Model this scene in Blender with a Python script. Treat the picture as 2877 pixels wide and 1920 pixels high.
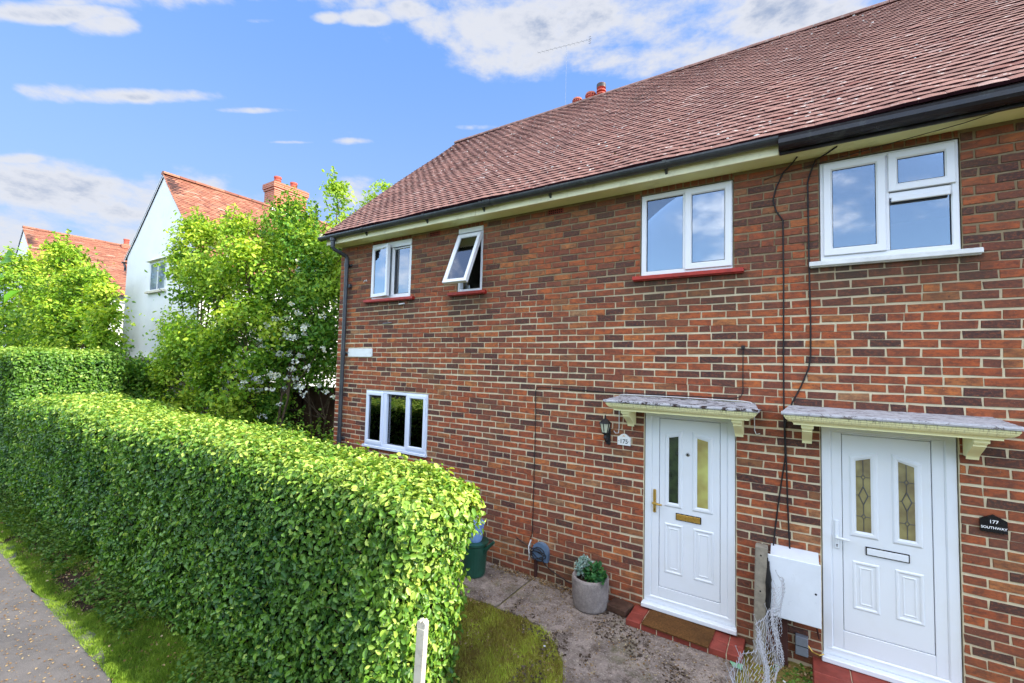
import bpy, math, random
import numpy as np
from mathutils import Vector, Matrix, noise as mnoise

random.seed(7); rng = np.random.default_rng(7)
scene = bpy.context.scene
for o in list(bpy.data.objects): bpy.data.objects.remove(o)
COL = scene.collection
rad = math.radians

# ------------------------------------------------------------------ camera
cam_d = bpy.data.cameras.new('camera'); cam = bpy.data.objects.new('camera', cam_d); COL.objects.link(cam)
cam_d.sensor_width = 36; cam_d.lens = 15.489; cam_d.clip_start = 0.05; cam_d.clip_end = 2000
R3 = Vector((0.8424336, 0.5382392, 0.0245788)); U3 = Vector((0.0068683, -0.0563416, 0.9983879)); F3 = Vector((-0.5387564, 0.8409068, 0.0511608))
cam.matrix_world = Matrix(((R3.x, U3.x, -F3.x, 6.4329), (R3.y, U3.y, -F3.y, -4.793), (R3.z, U3.z, -F3.z, 2.5708), (0, 0, 0, 1)))
scene.camera = cam

# ------------------------------------------------------------------ light, sky, exposure
SUN = Vector((1.55, 0.40, 1.0)).normalized()
SUN_EL = math.asin(SUN.z); SUN_ROT = math.atan2(SUN.x, SUN.y)
scene.view_settings.view_transform = 'Standard'; scene.view_settings.look = 'None'
scene.view_settings.exposure = 1.25; scene.view_settings.gamma = 1.0
ld = bpy.data.lights.new('sun', 'SUN'); ld.energy = 5.0; ld.angle = rad(0.5); ld.color = (1.0, 0.92, 0.76)
lo = bpy.data.objects.new('sun', ld); COL.objects.link(lo)
lo.rotation_euler = SUN.to_track_quat('Z', 'Y').to_euler(); lo.location = (20, 5, 20)

CLOUDS = [(-0.8726, 0.1376, 0.4687, 5.5107, 11.4836, 5.8217, 31.1278, -53.4292, 75.9263), (-0.8524, 0.199, 0.4835, 14.1693, 27.1344, 12.7751, 26.8364, -44.9504, 65.7097), (-0.8594, 0.1514, 0.4884, 12.6653, 25.7188, 13.2917, 60.0668, -101.24, 138.658), (-0.9122, 0.1572, 0.3783, 8.1995, 21.8907, 9.351, 20.0604, -34.2394, 62.5645), (-0.8802, 0.2405, 0.409, 3.9383, 7.5259, 2.8272, 26.2132, -46.4045, 87.0138), (-0.8004, 0.402, 0.4448, 8.7444, 12.1573, 3.6225, 49.6819, -86.2558, 169.5505), (-0.7966, 0.4483, 0.4055, 15.5299, 21.416, 5.6007, 74.6205, -130.6327, 292.6024), (-0.7271, 0.5364, 0.4285, 16.4167, 18.1791, 3.9342, 36.1397, -62.9241, 139.9556), (-0.9492, 0.1405, 0.2817, 9.3852, 35.1133, 12.3368, 29.5637, -51.9953, 125.4992), (-0.9532, 0.1764, 0.2457, 3.3776, 10.9945, 3.176, 5.2543, -9.0958, 25.8991), (-0.9292, 0.2633, 0.2592, 3.7653, 9.0839, 2.3413, 5.3225, -9.3552, 27.7369), (-0.9726, 0.1616, 0.1673, 2.3182, 8.8742, 1.9148, 2.9839, -5.1841, 20.4135), (-0.9498, 0.2549, 0.1816, 3.1622, 8.6156, 1.694, 3.3108, -5.9055, 23.8548), (-0.8803, 0.3886, 0.272, 5.1548, 9.0282, 1.9453, 5.3789, -9.5434, 30.0376), (-0.77, 0.5489, 0.3253, 10.2505, 12.1764, 2.1794, 4.9249, -8.6031, 24.9029), (-0.5737, 0.5291, 0.6253, 15.1761, 12.5613, 2.4966, 20.6676, -34.437, 47.6326), (-0.5531, 0.5674, 0.61, 20.0863, 15.8586, 2.6432, 17.0654, -28.5042, 41.335), (-0.632, 0.4842, 0.605, 17.9431, 16.9351, 4.3646, 32.3487, -54.0765, 76.8348), (-0.6768, 0.4382, 0.5915, 25.2457, 26.7715, 8.2079, 41.1511, -68.7996, 97.83), (-0.7436, 0.3628, 0.5616, 24.2382, 30.755, 11.3372, 67.3685, -113.0466, 162.6383), (-0.4581, 0.6417, 0.6151, 11.661, 7.3102, 0.246, 10.1541, -17.0233, 24.5415), (-0.4278, 0.6888, 0.5853, 11.6907, 6.6678, -0.1569, 9.9178, -16.7747, 26.1016), (-0.2837, 0.7284, 0.6237, 4.652, 1.7412, -0.7195, 8.1198, -13.9614, 18.7135), (-0.087, 0.7885, 0.6088, 4.6765, 0.9281, -1.3553, 7.9317, -14.2461, 17.613), (-0.2356, 0.786, 0.5716, 7.9702, 2.6713, -1.2629, 13.7143, -23.6401, 36.5479), (-0.119, 0.82, 0.5598, 10.4493, 2.4937, -2.3245, 11.6259, -20.2772, 30.5085), (-0.5346, 0.6955, 0.4801, 18.8784, 13.0755, 1.0354, 37.4097, -64.6636, 134.5117), (-0.2954, 0.6723, 0.6788, 3.2488, 1.252, -0.5629, 8.7605, -14.9421, 17.3277), (-0.7549, 0.294, 0.5863, 3.8936, 4.6662, 1.8206, 15.9604, -27.2377, 35.6763)]
THIN = {2: .55, 3: .6, 4: .6, 5: .45, 6: .4, 7: .4, 12: .7, 13: .6, 14: .8, 19: .6, 18: .75, 15: .8, 26: .5}

def build_world():
    w = bpy.data.worlds.new('World'); scene.world = w; w.use_nodes = True
    nt = w.node_tree; nt.nodes.clear(); N = nt.nodes; L = nt.links
    out = N.new('ShaderNodeOutputWorld'); bg = N.new('ShaderNodeBackground'); L.new(bg.outputs[0], out.inputs[0])
    tc = N.new('ShaderNodeTexCoord'); D = tc.outputs['Generated']
    def M(op, a, b=None, c=None, clamp=False):
        n = N.new('ShaderNodeMath'); n.operation = op; n.use_clamp = clamp
        for i, v in enumerate((a, b, c)):
            if v is None: continue
            if isinstance(v, (int, float)): n.inputs[i].default_value = v
            else: L.new(v, n.inputs[i])
        return n.outputs[0]
    def dot(v):
        n = N.new('ShaderNodeVectorMath'); n.operation = 'DOT_PRODUCT'; L.new(D, n.inputs[0]); n.inputs[1].default_value = v
        return n.outputs['Value']
    def rmp(v, a, b, c=0., d=1.):
        n = N.new('ShaderNodeMapRange'); n.interpolation_type = 'SMOOTHSTEP'
        L.new(v, n.inputs[0]); n.inputs[1].default_value = a; n.inputs[2].default_value = b; n.inputs[3].default_value = c; n.inputs[4].default_value = d
        return n.outputs[0]
    def mixc(f, a, b, t='MIX'):
        n = N.new('ShaderNodeMix'); n.data_type = 'RGBA'; n.blend_type = t
        for i, v in ((0, f), (6, a), (7, b)):
            if isinstance(v, (int, float)): n.inputs[i].default_value = v
            elif isinstance(v, tuple): n.inputs[i].default_value = v
            else: L.new(v, n.inputs[i])
        return n.outputs[2]
    sky = N.new('ShaderNodeTexSky'); sky.sky_type = 'NISHITA'; sky.sun_disc = False
    sky.sun_elevation = SUN_EL; sky.sun_rotation = SUN_ROT; sky.air_density = 1.0; sky.dust_density = 0.3; sky.ozone_density = 2.0
    sep = N.new('ShaderNodeSeparateXYZ'); L.new(D, sep.inputs[0])
    z = sep.outputs[2]; y = sep.outputs[1]
    # clear sky colour: physical sky, whitened by thin haze low down
    clear = mixc(1.0, sky.outputs[0], (1.9, 2.0, 2.7, 1), 'MULTIPLY')
    clear = mixc(0.85, clear, (0.80, 1.72, 3.75, 1))
    hz = rmp(z, 0.0, 0.66, 0.92, 0.0)
    clear = mixc(hz, clear, (1.95, 2.80, 4.0, 1))
    # noise on the cloud layer
    def noise(scale, det, rough, squash=2.2, off=0.):
        mp = N.new('ShaderNodeMapping'); mp.inputs['Scale'].default_value = (1, 1, squash); mp.inputs['Location'].default_value = (off, off, 0)
        L.new(D, mp.inputs[0]); n = N.new('ShaderNodeTexNoise'); n.inputs['Scale'].default_value = scale; n.inputs['Detail'].default_value = det; n.inputs['Roughness'].default_value = rough
        L.new(mp.outputs[0], n.inputs[0]); return n.outputs[0]
    n1 = noise(7, 9, .6); n3 = noise(22, 6, .65, 2.2, 1.7); n2 = noise(3.2, 5, .55, 2.0, 3.1)
    best = None
    for i, c in enumerate(CLOUDS):
        k_ = .66 if (i >= 20 and i != 26) else (.66 if 9 <= i <= 13 else .84); c = (*c[:3], *[v*k_ for v in c[3:]])
        off = [c[0]*c[3]+c[1]*c[4]+c[2]*c[5], c[0]*c[6]+c[1]*c[7]+c[2]*c[8]]
        a = M('SUBTRACT', dot(c[3:6]), off[0]); b = M('SUBTRACT', dot(c[6:9]), off[1])
        r2 = M('MULTIPLY_ADD', a, a, M('MULTIPLY', b, b))
        v = M('SUBTRACT', THIN.get(i, 1.0)*(1.1 if i >= 9 else 1.15), r2)
        v = M('MAXIMUM', v, -1.0)
        g = rmp(dot(c[0:3]), 0.5, 0.7, -1.0, 0.0)
        v = M('ADD', v, g)
        best = v if best is None else M('MAXIMUM', best, v)
    dens = M('ADD', M('MULTIPLY', best, 0.5), M('ADD', M('MULTIPLY', M('SUBTRACT', n1, 0.5), 2.2), M('MULTIPLY', M('SUBTRACT', n3, 0.5), 0.7)))
    cl_f = rmp(dens, -0.12, 0.60, 0.0, 0.96)
    # bright cumulus added to the unseen half of sky, filling the shaded house front
    back = rmp(y, -0.25, 0.1, 1.0, 0.0)
    cl_b = M('MULTIPLY', rmp(M('ADD', M('ADD', n2, M('MULTIPLY', n1, .4)), M('MULTIPLY', z, .16)), 0.72, 0.96, 0.06, 0.9), back)
    shade = rmp(M('ADD', n2, M('MULTIPLY', M('SUBTRACT', n1, .5), .6)), 0.36, 0.60)
    greyness = M('MULTIPLY', shade, rmp(M('SUBTRACT', dens, 0.3), 0.2, 0.7))
    cf = mixc(greyness, (3.35, 3.45, 3.75, 1), (1.65, 2.0, 2.75, 1))
    col = mixc(cl_f, clear, cf)
    bb = mixc(1.0, sky.outputs[0], (1.40, 1.75, 2.15, 1), 'MULTIPLY')
    col = mixc(back, col, bb)
    col = mixc(cl_b, col, (23, 22.5, 22, 1))
    L.new(col, bg.inputs[0]); bg.inputs[1].default_value = 0.10
build_world()

# ------------------------------------------------------------------ material helpers
class NT:
    def __init__(s, name, rough=.7, spec=.4):
        s.m = bpy.data.materials.new(name); s.m.use_nodes = True; nt = s.m.node_tree; nt.nodes.clear()
        s.N = nt.nodes; s.L = nt.links
        s.out = s.N.new('ShaderNodeOutputMaterial'); s.p = s.N.new('ShaderNodeBsdfPrincipled')
        s.L.new(s.p.outputs[0], s.out.inputs[0]); s.p.inputs['Roughness'].default_value = rough; s.p.inputs['Specular IOR Level'].default_value = spec
        s._obj = None
    def set(s, k, v):
        i = s.p.inputs[k] if isinstance(k, str) else k
        if hasattr(v, 'is_linked'): s.L.new(v, i)
        else: i.default_value = v
    @property
    def obj(s):
        if s._obj is None: s._obj = s.N.new('ShaderNodeTexCoord').outputs['Object']
        return s._obj
    def map(s, scale=(1, 1, 1), loc=(0, 0, 0), rot=(0, 0, 0), src=None):
        n = s.N.new('ShaderNodeMapping'); n.inputs['Scale'].default_value = scale; n.inputs['Location'].default_value = loc; n.inputs['Rotation'].default_value = rot
        s.L.new(src or s.obj, n.inputs[0]); return n.outputs[0]
    def noise(s, scale, det=4, rough=.55, vec=None, color=False):
        n = s.N.new('ShaderNodeTexNoise'); n.inputs['Scale'].default_value = scale; n.inputs['Detail'].default_value = det; n.inputs['Roughness'].default_value = rough
        s.L.new(vec or s.obj, n.inputs['Vector']); return n.outputs[1 if color else 0]
    def vor(s, scale, vec=None, feature='F1', out='Distance'):
        n = s.N.new('ShaderNodeTexVoronoi'); n.feature = feature; n.inputs['Scale'].default_value = scale
        s.L.new(vec or s.obj, n.inputs['Vector']); return n.outputs[out]
    def ramp(s, f, pts, interp='LINEAR'):
        n = s.N.new('ShaderNodeValToRGB'); r = n.color_ramp; r.interpolation = interp
        while len(r.elements) < len(pts): r.elements.new(0.5)
        for e, (p, c) in zip(r.elements, pts): e.position = p; e.color = (*c, 1) if len(c) == 3 else c
        s.L.new(f, n.inputs[0]); return n.outputs[0]
    def rng(s, f, a, b, c=0., d=1.):
        n = s.N.new('ShaderNodeMapRange'); s.L.new(f, n.inputs[0])
        for i, v in enumerate((a, b, c, d)): n.inputs[i+1].default_value = v
        return n.outputs[0]
    def math(s, op, a, b=None):
        n = s.N.new('ShaderNodeMath'); n.operation = op
        for i, v in enumerate((a, b)):
            if v is None: continue
            if isinstance(v, (int, float)): n.inputs[i].default_value = v
            else: s.L.new(v, n.inputs[i])
        return n.outputs[0]
    def mix(s, f, a, b, t='MIX'):
        n = s.N.new('ShaderNodeMix'); n.data_type = 'RGBA'; n.blend_type = t
        for i, v in ((0, f), (6, a), (7, b)):
            if isinstance(v, (int, float)): n.inputs[i].default_value = v
            elif isinstance(v, tuple): n.inputs[i].default_value = (*v, 1) if len(v) == 3 else v
            else: s.L.new(v, n.inputs[i])
        return n.outputs[2]
    def attr(s, name, out='Fac'):
        n = s.N.new('ShaderNodeAttribute'); n.attribute_name = name; return n.outputs[out]
    def sepz(s, axis=2, src=None):
        n = s.N.new('ShaderNodeSeparateXYZ'); s.L.new(src or s.obj, n.inputs[0]); return n.outputs[axis]
    def bump(s, h, strength=.4, dist=.01):
        n = s.N.new('ShaderNodeBump'); n.inputs['Strength'].default_value = strength; n.inputs['Distance'].default_value = dist
        s.L.new(h, n.inputs['Height']); s.L.new(n.outputs[0], s.p.inputs['Normal'])

MAT = {}
def simple(name, col, rough=.6, spec=.4, metal=0., var=.12, vs=8., bump=.15, bs=60., bd=.003, dirt=None):
    t = NT(name, rough, spec)
    n = t.noise(vs, 5, .6); c2 = tuple(max(0, c*(1-var*2)) for c in col)
    c = t.mix(t.rng(n, .3, .75), col, c2)
    if dirt:
        d = t.noise(dirt[1], 6, .7); c = t.mix(t.rng(d, .55, .75, 0, dirt[2]), c, dirt[0])
    t.set('Base Color', c); t.set('Metallic', metal)
    t.set('Roughness', t.rng(t.noise(vs*2.3), .3, .7, max(.05, rough-.1), min(1, rough+.1)))
    if bump: t.bump(t.noise(bs, 3), bump, bd)
    MAT[name] = t.m; return t.m

# ---- bricks: one random number per brick, carried by the mesh
t = NT('brick', .92, .15)
r = t.attr('rnd')
c = t.ramp(r, [(0, (.040, .028, .030)), (.10, (.058, .034, .034)), (.16, (.105, .046, .038)), (.28, (.20, .066, .042)), (.36, (.28, .076, .038)), (.50, (.38, .092, .034)), (.60, (.21, .068, .040)), (.70, (.44, .115, .038)), (.82, (.33, .080, .036)), (.88, (.52, .17, .050)), (.94, (.22, .11, .055)), (.975, (.48, .17, .052)), (1, (.34, .21, .11))])
st = t.noise(1.3, 6, .7, t.map((1.6, 1, .5))); c = t.mix(t.rng(st, .45, .75, 0, .55), c, (.085, .055, .042))
n = t.noise(11, 6, .75, t.map((1, 1, 2.2))); c = t.mix(t.rng(n, .42, .60, 0, .74), c, (.072, .040, .034))
n = t.noise(16, 7, .85, t.map((1, 1, 1.8), (7, 3, 1))); c = t.mix(t.rng(n, .52, .64, 0, .7), c, (.135, .055, .038))
n2 = t.noise(34, 6, .8, t.map((1, 1, 1.6))); c = t.mix(t.rng(n2, .48, .72, 0, .7), c, (.36, .11, .05))
c = t.mix(t.rng(t.noise(22, 3, .5), .66, .74, 0, .75), c, (.025, .018, .022))        # burnt spots
c = t.mix(t.rng(t.noise(120, 2, .5), .70, .76, 0, .6), c, (.50, .42, .34))           # lime specks
c = t.mix(t.rng(t.noise(1.1, 4, .6), .55, .8, 0, .35), c, (.16, .10, .06))           # brown weathering patches
def dark_band(x0, x1, z1, dz, col, k, c):
    X, Z = t.sepz(0), t.sepz(2)
    m_ = t.math('MULTIPLY', t.math('MULTIPLY', t.rng(X, x0-.12, x0+.05), t.rng(X, x1+.12, x1-.05)), t.math('MULTIPLY', t.rng(Z, z1-dz, z1), t.rng(Z, z1+.05, z1+.02)))
    m_ = t.math('MULTIPLY', m_, t.rng(t.noise(2.5, 5, .7, t.map((3, 1, .6))), .3, .6, .25, k)); return t.mix(m_, c, col)
for x0_, x1_ in ((.47, 1.585), (2.28, 2.935), (4.94, 6.03), (6.555, 7.665)): c = dark_band(x0_, x1_, 3.5, .42, (.055, .042, .030), 1.0, c)  # water-run stains below the window sills
for x0_, x1_ in ((4.78, 6.17), (6.36, 7.73)): c = dark_band(x0_, x1_, 2.16, .30, (.045, .034, .026), .9, c)  # bricks darkest just below each canopy
c = t.mix(t.math('MULTIPLY', t.rng(t.sepz(2), .55, .05), t.rng(t.noise(3, 5, .7), .35, .65, 0, .6)), c, (.075, .062, .035))
c = t.mix(t.math('MULTIPLY', t.rng(t.sepz(2), 3.4, 4.5), t.rng(t.noise(1.6, 5, .7), .35, .65, .1, .55)), c, (.13, .085, .055))
t.set('Base Color', c); t.bump(t.math('ADD', t.noise(45, 6, .75), t.math('MULTIPLY', t.noise(160, 3), .4)), .8, .006); MAT['brick'] = t.m
# ---- mortar: cream below, older brown joints high up
t = NT('mortar', .95, .1)
zz = t.math('ADD', t.sepz(2), t.math('MULTIPLY', t.math('SUBTRACT', t.noise(.9, 3), .5), 1.4))
c = t.mix(t.rng(zz, 2.95, 3.7), (.60, .53, .37), (.21, .16, .095))
zl = t.math('ADD', t.sepz(2), t.math('MULTIPLY', t.math('SUBTRACT', t.noise(1.7, 3), .5), 1.0))
c = t.mix(t.rng(zl, .9, .2, 0, .35), c, (.36, .30, .22))
c = t.mix(t.rng(t.noise(14, 5, .7), .45, .8, 0, .5), c, (.34, .28, .19))
t.set('Base Color', c); t.bump(t.noise(70, 5, .8), .7, .006); MAT['mortar'] = t.m
# ---- roof tiles
def tile_mat(name, pts, lichen, moss, gloss=.8):
    t = NT(name, gloss, .3)
    c = t.ramp(t.attr('rnd'), pts)
    c = t.mix(t.rng(t.noise(6, 5, .65), .35, .75, 0, .5), c, tuple(v*.55 for v in pts[0][1]))
    if lichen: c = t.mix(t.rng(t.noise(16, 4, .6), .61, .67, 0, lichen), c, (.56, .50, .46))
    if moss: c = t.mix(t.rng(t.noise(2.2, 6, .7), .58, .75, 0, moss), c, (.07, .06, .04))
    t.set('Base Color', c); t.bump(t.noise(70, 4), .4, .004); MAT[name] = t.m
tile_mat('old_tile', [(0, (.215, .105, .085)), (.5, (.245, .122, .098)), (.90, (.275, .140, .112)), (.96, (.18, .065, .05)), (1, (.36, .24, .21))], .75, .5)
simple('tile_nose_shade', (.045, .014, .020), .9, .1, vs=18, var=.3)  # shade of the tile lips put into their colour
simple('orange_nose_shade', (.055, .018, .014), .9, .1, vs=18, var=.3)  # lip shade painted in as a dark colour on the orange roofs
tile_mat('orange_tile', [(0, (.23, .085, .055)), (.4, (.31, .125, .080)), (.75, (.36, .16, .10)), (.93, (.17, .06, .045)), (1, (.42, .27, .20))], .15, .55)
simple('tile_underlay', (.05, .03, .03), .9, .1)
# ---- procedural brick for chimneys and far walls
def far_brick(name, a, b, mort, rot=(rad(90), 0, 0)):
    t = NT(name, .9, .15)
    br = t.N.new('ShaderNodeTexBrick'); t.L.new(t.map((1, 1, 1), (0, 0, 0), rot), br.inputs['Vector'])
    br.inputs['Color1'].default_value = (*a, 1); br.inputs['Color2'].default_value = (*b, 1); br.inputs['Mortar'].default_value = (*mort, 1)
    br.inputs['Scale'].default_value = 1; br.inputs['Mortar Size'].default_value = .008; br.inputs['Brick Width'].default_value = .225; br.inputs['Row Height'].default_value = .075
    c = t.mix(t.rng(t.noise(12, 4), .3, .8, 0, .5), br.outputs[0], tuple(v*.5 for v in a))
    t.set('Base Color', c); t.bump(br.outputs[1], -.4, .01); MAT[name] = t.m
far_brick('chimney_brick', (.45, .13, .08), (.32, .08, .05), (.45, .36, .28))
far_brick('chimney_brick_side', (.45, .13, .08), (.32, .08, .05), (.45, .36, .28), (rad(90), 0, rad(90)))
# ---- paint, plastic, metal
def upvc(name, col, grime=.25):
    t = NT(name, .32, .5)
    c = t.mix(t.rng(t.noise(5, 5, .6), .5, .8, 0, grime), col, (.60, .62, .60)); t.set('Base Color', c)
    t.bump(t.noise(3, 2), .05, .01); MAT[name] = t.m
upvc('white_upvc', (.68, .70, .73)); upvc('door_white', (.66, .70, .75), .35)
upvc('blue_white_upvc', (.62, .68, .80), .15)
simple('cream_paint', (.86, .83, .56), .55, .3, var=.1, vs=3, dirt=((.34, .32, .17), 5, .55))
simple('soffit_bounce', (.84, .86, .46), .6, .3, var=.08, vs=2, dirt=((.36, .36, .18), 3.5, .5))  # yellow-green bounce light mixed into the cream colour
simple('red_paint', (.42, .030, .018), .5, .4, var=.25, vs=14, dirt=((.13, .03, .02), 9, .7))
simple('white_sill', (.66, .68, .68), .5, .4, dirt=((.35, .33, .30), 12, .5))
simple('gutter_grey', (.045, .052, .062), .38, .5, var=.25, vs=6, bump=.05, dirt=((.14, .15, .14), 9, .4))
simple('gutter_black', (.010, .011, .016), .35, .5, var=.3, vs=4, bump=.08, dirt=((.10, .11, .10), 7, .55))
simple('black_plastic', (.012, .012, .014), .45, .4)
simple('black_cable', (.016, .015, .017), .6, .3, bump=0)
simple('white_cable', (.66, .67, .68), .5, .3, bump=0)
simple('brass', (.62, .40, .10), .3, .5, metal=.75, var=.1)
simple('steel', (.35, .36, .36), .35, .5, metal=.9)
simple('lead_came', (.10, .10, .10), .5, .4, metal=.4)
simple('dark_gap', (.010, .010, .012), .9, .05, bump=0)
simple('room_wall', (.42, .40, .36), .9, .1)
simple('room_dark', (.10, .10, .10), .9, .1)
simple('blind', (.85, .88, .90), .8, .1, var=.04)
simple('curtain', (.62, .66, .74), .9, .1, var=.15)
simple('toy_pink', (.70, .05, .16), .5, .3); simple('toy_green', (.08, .45, .25), .5, .3); simple('worktop', (.05, .06, .07), .3, .5); simple('kitchen_white', (.70, .78, .70), .5, .3)
simple('barge_white', (.62, .64, .64), .7, .2, dirt=((.2, .2, .2), 8, .5))
simple('terracotta', (.42, .12, .075), .85, .2, vs=12, dirt=((.60, .56, .52), 10, .4))
simple('chimney_pot_red', (.50, .10, .07), .75, .3, vs=10)
simple('dark_vent', (.05, .045, .045), .6, .4)
simple('render_white', (.77, .80, .82), .85, .2, var=.05, vs=1.2, bs=40, bump=.5, bd=.006, dirt=((.55, .58, .60), 1.5, .4))
simple('concrete_post', (.30, .27, .22), .95, .1, var=.25, vs=14, bump=.8, bs=90, dirt=((.12, .12, .09), 20, .6))
simple('weathered_white_wood', (.66, .62, .52), .8, .2, vs=14, var=.12, bump=.6, bs=50, dirt=((.30, .27, .22), 16, .7))
simple('fence_wood', (.075, .042, .026), .9, .1, vs=5, var=.3, bump=.5)
simple('bark', (.13, .095, .06), .95, .1, vs=20, var=.35, bump=.9, bs=50, bd=.01)
simple('twig', (.22, .15, .08), .9, .1, vs=20, var=.3)
simple('bin_green', (.012, .075, .048), .4, .5, var=.2)
simple('bucket_blue', (.22, .36, .66), .4, .5)
simple('cabinet_white', (.64, .69, .76), .35, .5, var=.04, dirt=((.55, .56, .55), 5, .2))
simple('box_bluegrey', (.10, .16, .25), .45, .4, dirt=((.22, .24, .26), 10, .5))
simple('grey_plastic', (.17, .19, .22), .5, .4)
simple('rusty_brown', (.055, .022, .018), .8, .2, vs=12)
simple('galvanised', (.40, .41, .44), .5, .5, metal=.4, bump=0, dirt=((.30, .24, .20), 30, .5))
simple('sign_white', (.72, .74, .75), .3, .5, var=.02, dirt=((.45, .30, .18), 14, .35))
simple('sign_black', (.008, .008, .010), .25, .5, bump=0); simple('sign_ink', (.02, .02, .03), .5, .3, bump=0); simple('sign_letter', (.85, .86, .88), .4, .3, bump=0); simple('sign_gold', (.6, .35, .15), .4, .3, bump=0)
simple('plaque_white', (.66, .69, .71), .4, .4, var=.05, dirt=((.45, .40, .32), 9, .4))
simple('lamp_glass', (.55, .58, .45), .15, .5, bump=0)
simple('tile_red', (.27, .050, .034), .7, .3, vs=9, var=.25, dirt=((.12, .05, .04), 12, .5))
simple('soil', (.060, .042, .030), 1, .05, vs=20, var=.4, bump=1, bs=60, bd=.02, dirt=((.16, .11, .07), 40, .6))
t = NT('doormat', 1, .02)
c = t.mix(t.rng(t.noise(60, 5, .8), .3, .7), (.22, .105, .038), (.075, .038, .018)); c = t.mix(t.rng(t.noise(4, 3), .45, .7, 0, .5), c, (.06, .035, .02))
t.set('Base Color', c); t.bump(t.noise(220, 3, .8), 1, .01); MAT['doormat'] = t.m
# canopy top: peeling felt / lead with moss
def canopy_mat(name, dark, thr):
    t = NT(name, .8, .2)
    v = t.map((1.0, 3.2, 1)); a = t.noise(9, 7, .75, v)
    c = t.mix(t.rng(t.noise(25, 5, .7), .35, .7), (.46, .46, .49), (.34, .34, .37))
    c = t.mix(t.rng(a, thr, thr+.03), c, dark); c = t.mix(t.rng(t.noise(16, 6, .8, v), .60, .66, 0, .6), c, (.58, .56, .54))
    t.set('Base Color', c); t.bump(t.math('ADD', a, t.noise(60, 4)), .8, .012); MAT[name] = t.m
canopy_mat('canopy_top_moss', (.030, .016, .014), .515); canopy_mat('canopy_top_peel', (.15, .13, .13), .54)
# glass
def glass(name, tint=(.9, .95, .97), ior=1.9, rough=0.0, tp=.85):
    m = bpy.data.materials.new(name); m.use_nodes = True; nt = m.node_tree; nt.nodes.clear(); N = nt.nodes; L = nt.links
    o = N.new('ShaderNodeOutputMaterial'); mx = N.new('ShaderNodeMixShader'); tr = N.new('ShaderNodeBsdfTransparent'); gl = N.new('ShaderNodeBsdfGlossy'); fr = N.new('ShaderNodeFresnel')
    tr.inputs[0].default_value = (*[v*tp for v in tint], 1); gl.inputs['Roughness'].default_value = rough; gl.inputs[0].default_value = (.95, .97, 1, 1); fr.inputs[0].default_value = ior
    L.new(fr.outputs[0], mx.inputs[0]); L.new(tr.outputs[0], mx.inputs[1]); L.new(gl.outputs[0], mx.inputs[2]); L.new(mx.outputs[0], o.inputs[0])
    MAT[name] = m
glass('window_glass', ior=2.5); glass('dark_glass', (.55, .65, .6), ior=2.0)
def pattern_glass(name, a, b, sc, rough):
    t = NT(name, rough, .6); c = t.mix(t.rng(t.noise(sc, 3), .35, .65), a, b); t.set('Base Color', c); t.bump(t.vor(180), .5, .003); MAT[name] = t.m
pattern_glass('obscure_glass', (.50, .52, .16), (.28, .22, .07), 3, .18); pattern_glass('leaded_glass', (.28, .25, .11), (.13, .10, .055), 5, .15)
pattern_glass('dark_door_glass', (.012, .02, .012), (.03, .05, .02), 14, .06)
# ground
t = NT('concrete', .95, .15)
c = t.mix(t.rng(t.noise(3.2, 8, .78), .36, .64), (.36, .295, .255), (.12, .094, .082))
c = t.mix(t.rng(t.noise(7.5, 8, .8), .50, .62, 0, .85), c, (.085, .060, .045)); c = t.mix(t.rng(t.noise(55, 5, .85), .54, .66, 0, .75), c, (.56, .50, .44)); c = t.mix(t.rng(t.noise(28, 5, .85), .56, .66, 0, .8), c, (.055, .040, .030))
c = t.mix(t.rng(t.noise(1.7, 6, .75), .54, .70, 0, .6), c, (.13, .135, .05))
t.set('Base Color', c); t.bump(t.math('ADD', t.noise(30, 6, .8), t.noise(160, 3)), .8, .01); MAT['concrete'] = t.m
t = NT('asphalt', .9, .3)
c = t.mix(t.rng(t.noise(2, 6, .7), .35, .7), (.125, .115, .115), (.068, .064, .066)); c = t.mix(t.rng(t.noise(150, 3, .8), .55, .72, 0, .7), c, (.26, .25, .24))
c = t.mix(t.rng(t.noise(7, 5, .7), .60, .74, 0, .6), c, (.19, .17, .14))
t.set('Base Color', c); t.bump(t.math('ADD', t.noise(120, 4, .8), t.noise(9, 3)), .8, .008); MAT['asphalt'] = t.m
t = NT('lawn_soil', 1, .05)
c = t.mix(t.rng(t.noise(5, 6, .7), .3, .7), (.24, .23, .05), (.20, .13, .06)); c = t.mix(t.rng(t.noise(40, 4), .4, .7, 0, .5), c, (.32, .31, .08))
t.set('Base Color', c); t.bump(t.noise(60, 5, .8), 1, .02); MAT['lawn_soil'] = t.m
# foliage: per-leaf random colour, with sunlight painted in on low hedge and shrubs
def leaf_mat(name, dark, mid, light, trans=.35, rough=.5, spec=.28):
    t = NT(name, rough, spec)
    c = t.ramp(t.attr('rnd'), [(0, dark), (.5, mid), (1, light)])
    c = t.mix(t.rng(t.noise(1.4, 3), .35, .7, 0, .45), c, tuple(v*.75 for v in mid))
    t.set('Base Color', c)
    tl = t.N.new('ShaderNodeBsdfTranslucent'); t.L.new(t.mix(1.0, c, (1.25, 1.15, .45), 'MULTIPLY'), tl.inputs[0])
    mx = t.N.new('ShaderNodeMixShader'); mx.inputs[0].default_value = trans
    t.L.new(t.p.outputs[0], mx.inputs[1]); t.L.new(tl.outputs[0], mx.inputs[2]); t.L.new(mx.outputs[0], t.out.inputs[0]); MAT[name] = t.m
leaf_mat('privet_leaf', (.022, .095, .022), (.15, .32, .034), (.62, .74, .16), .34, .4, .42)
leaf_mat('hedge_leaf_far', (.05, .14, .016), (.14, .30, .03), (.30, .42, .05), .35)
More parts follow.
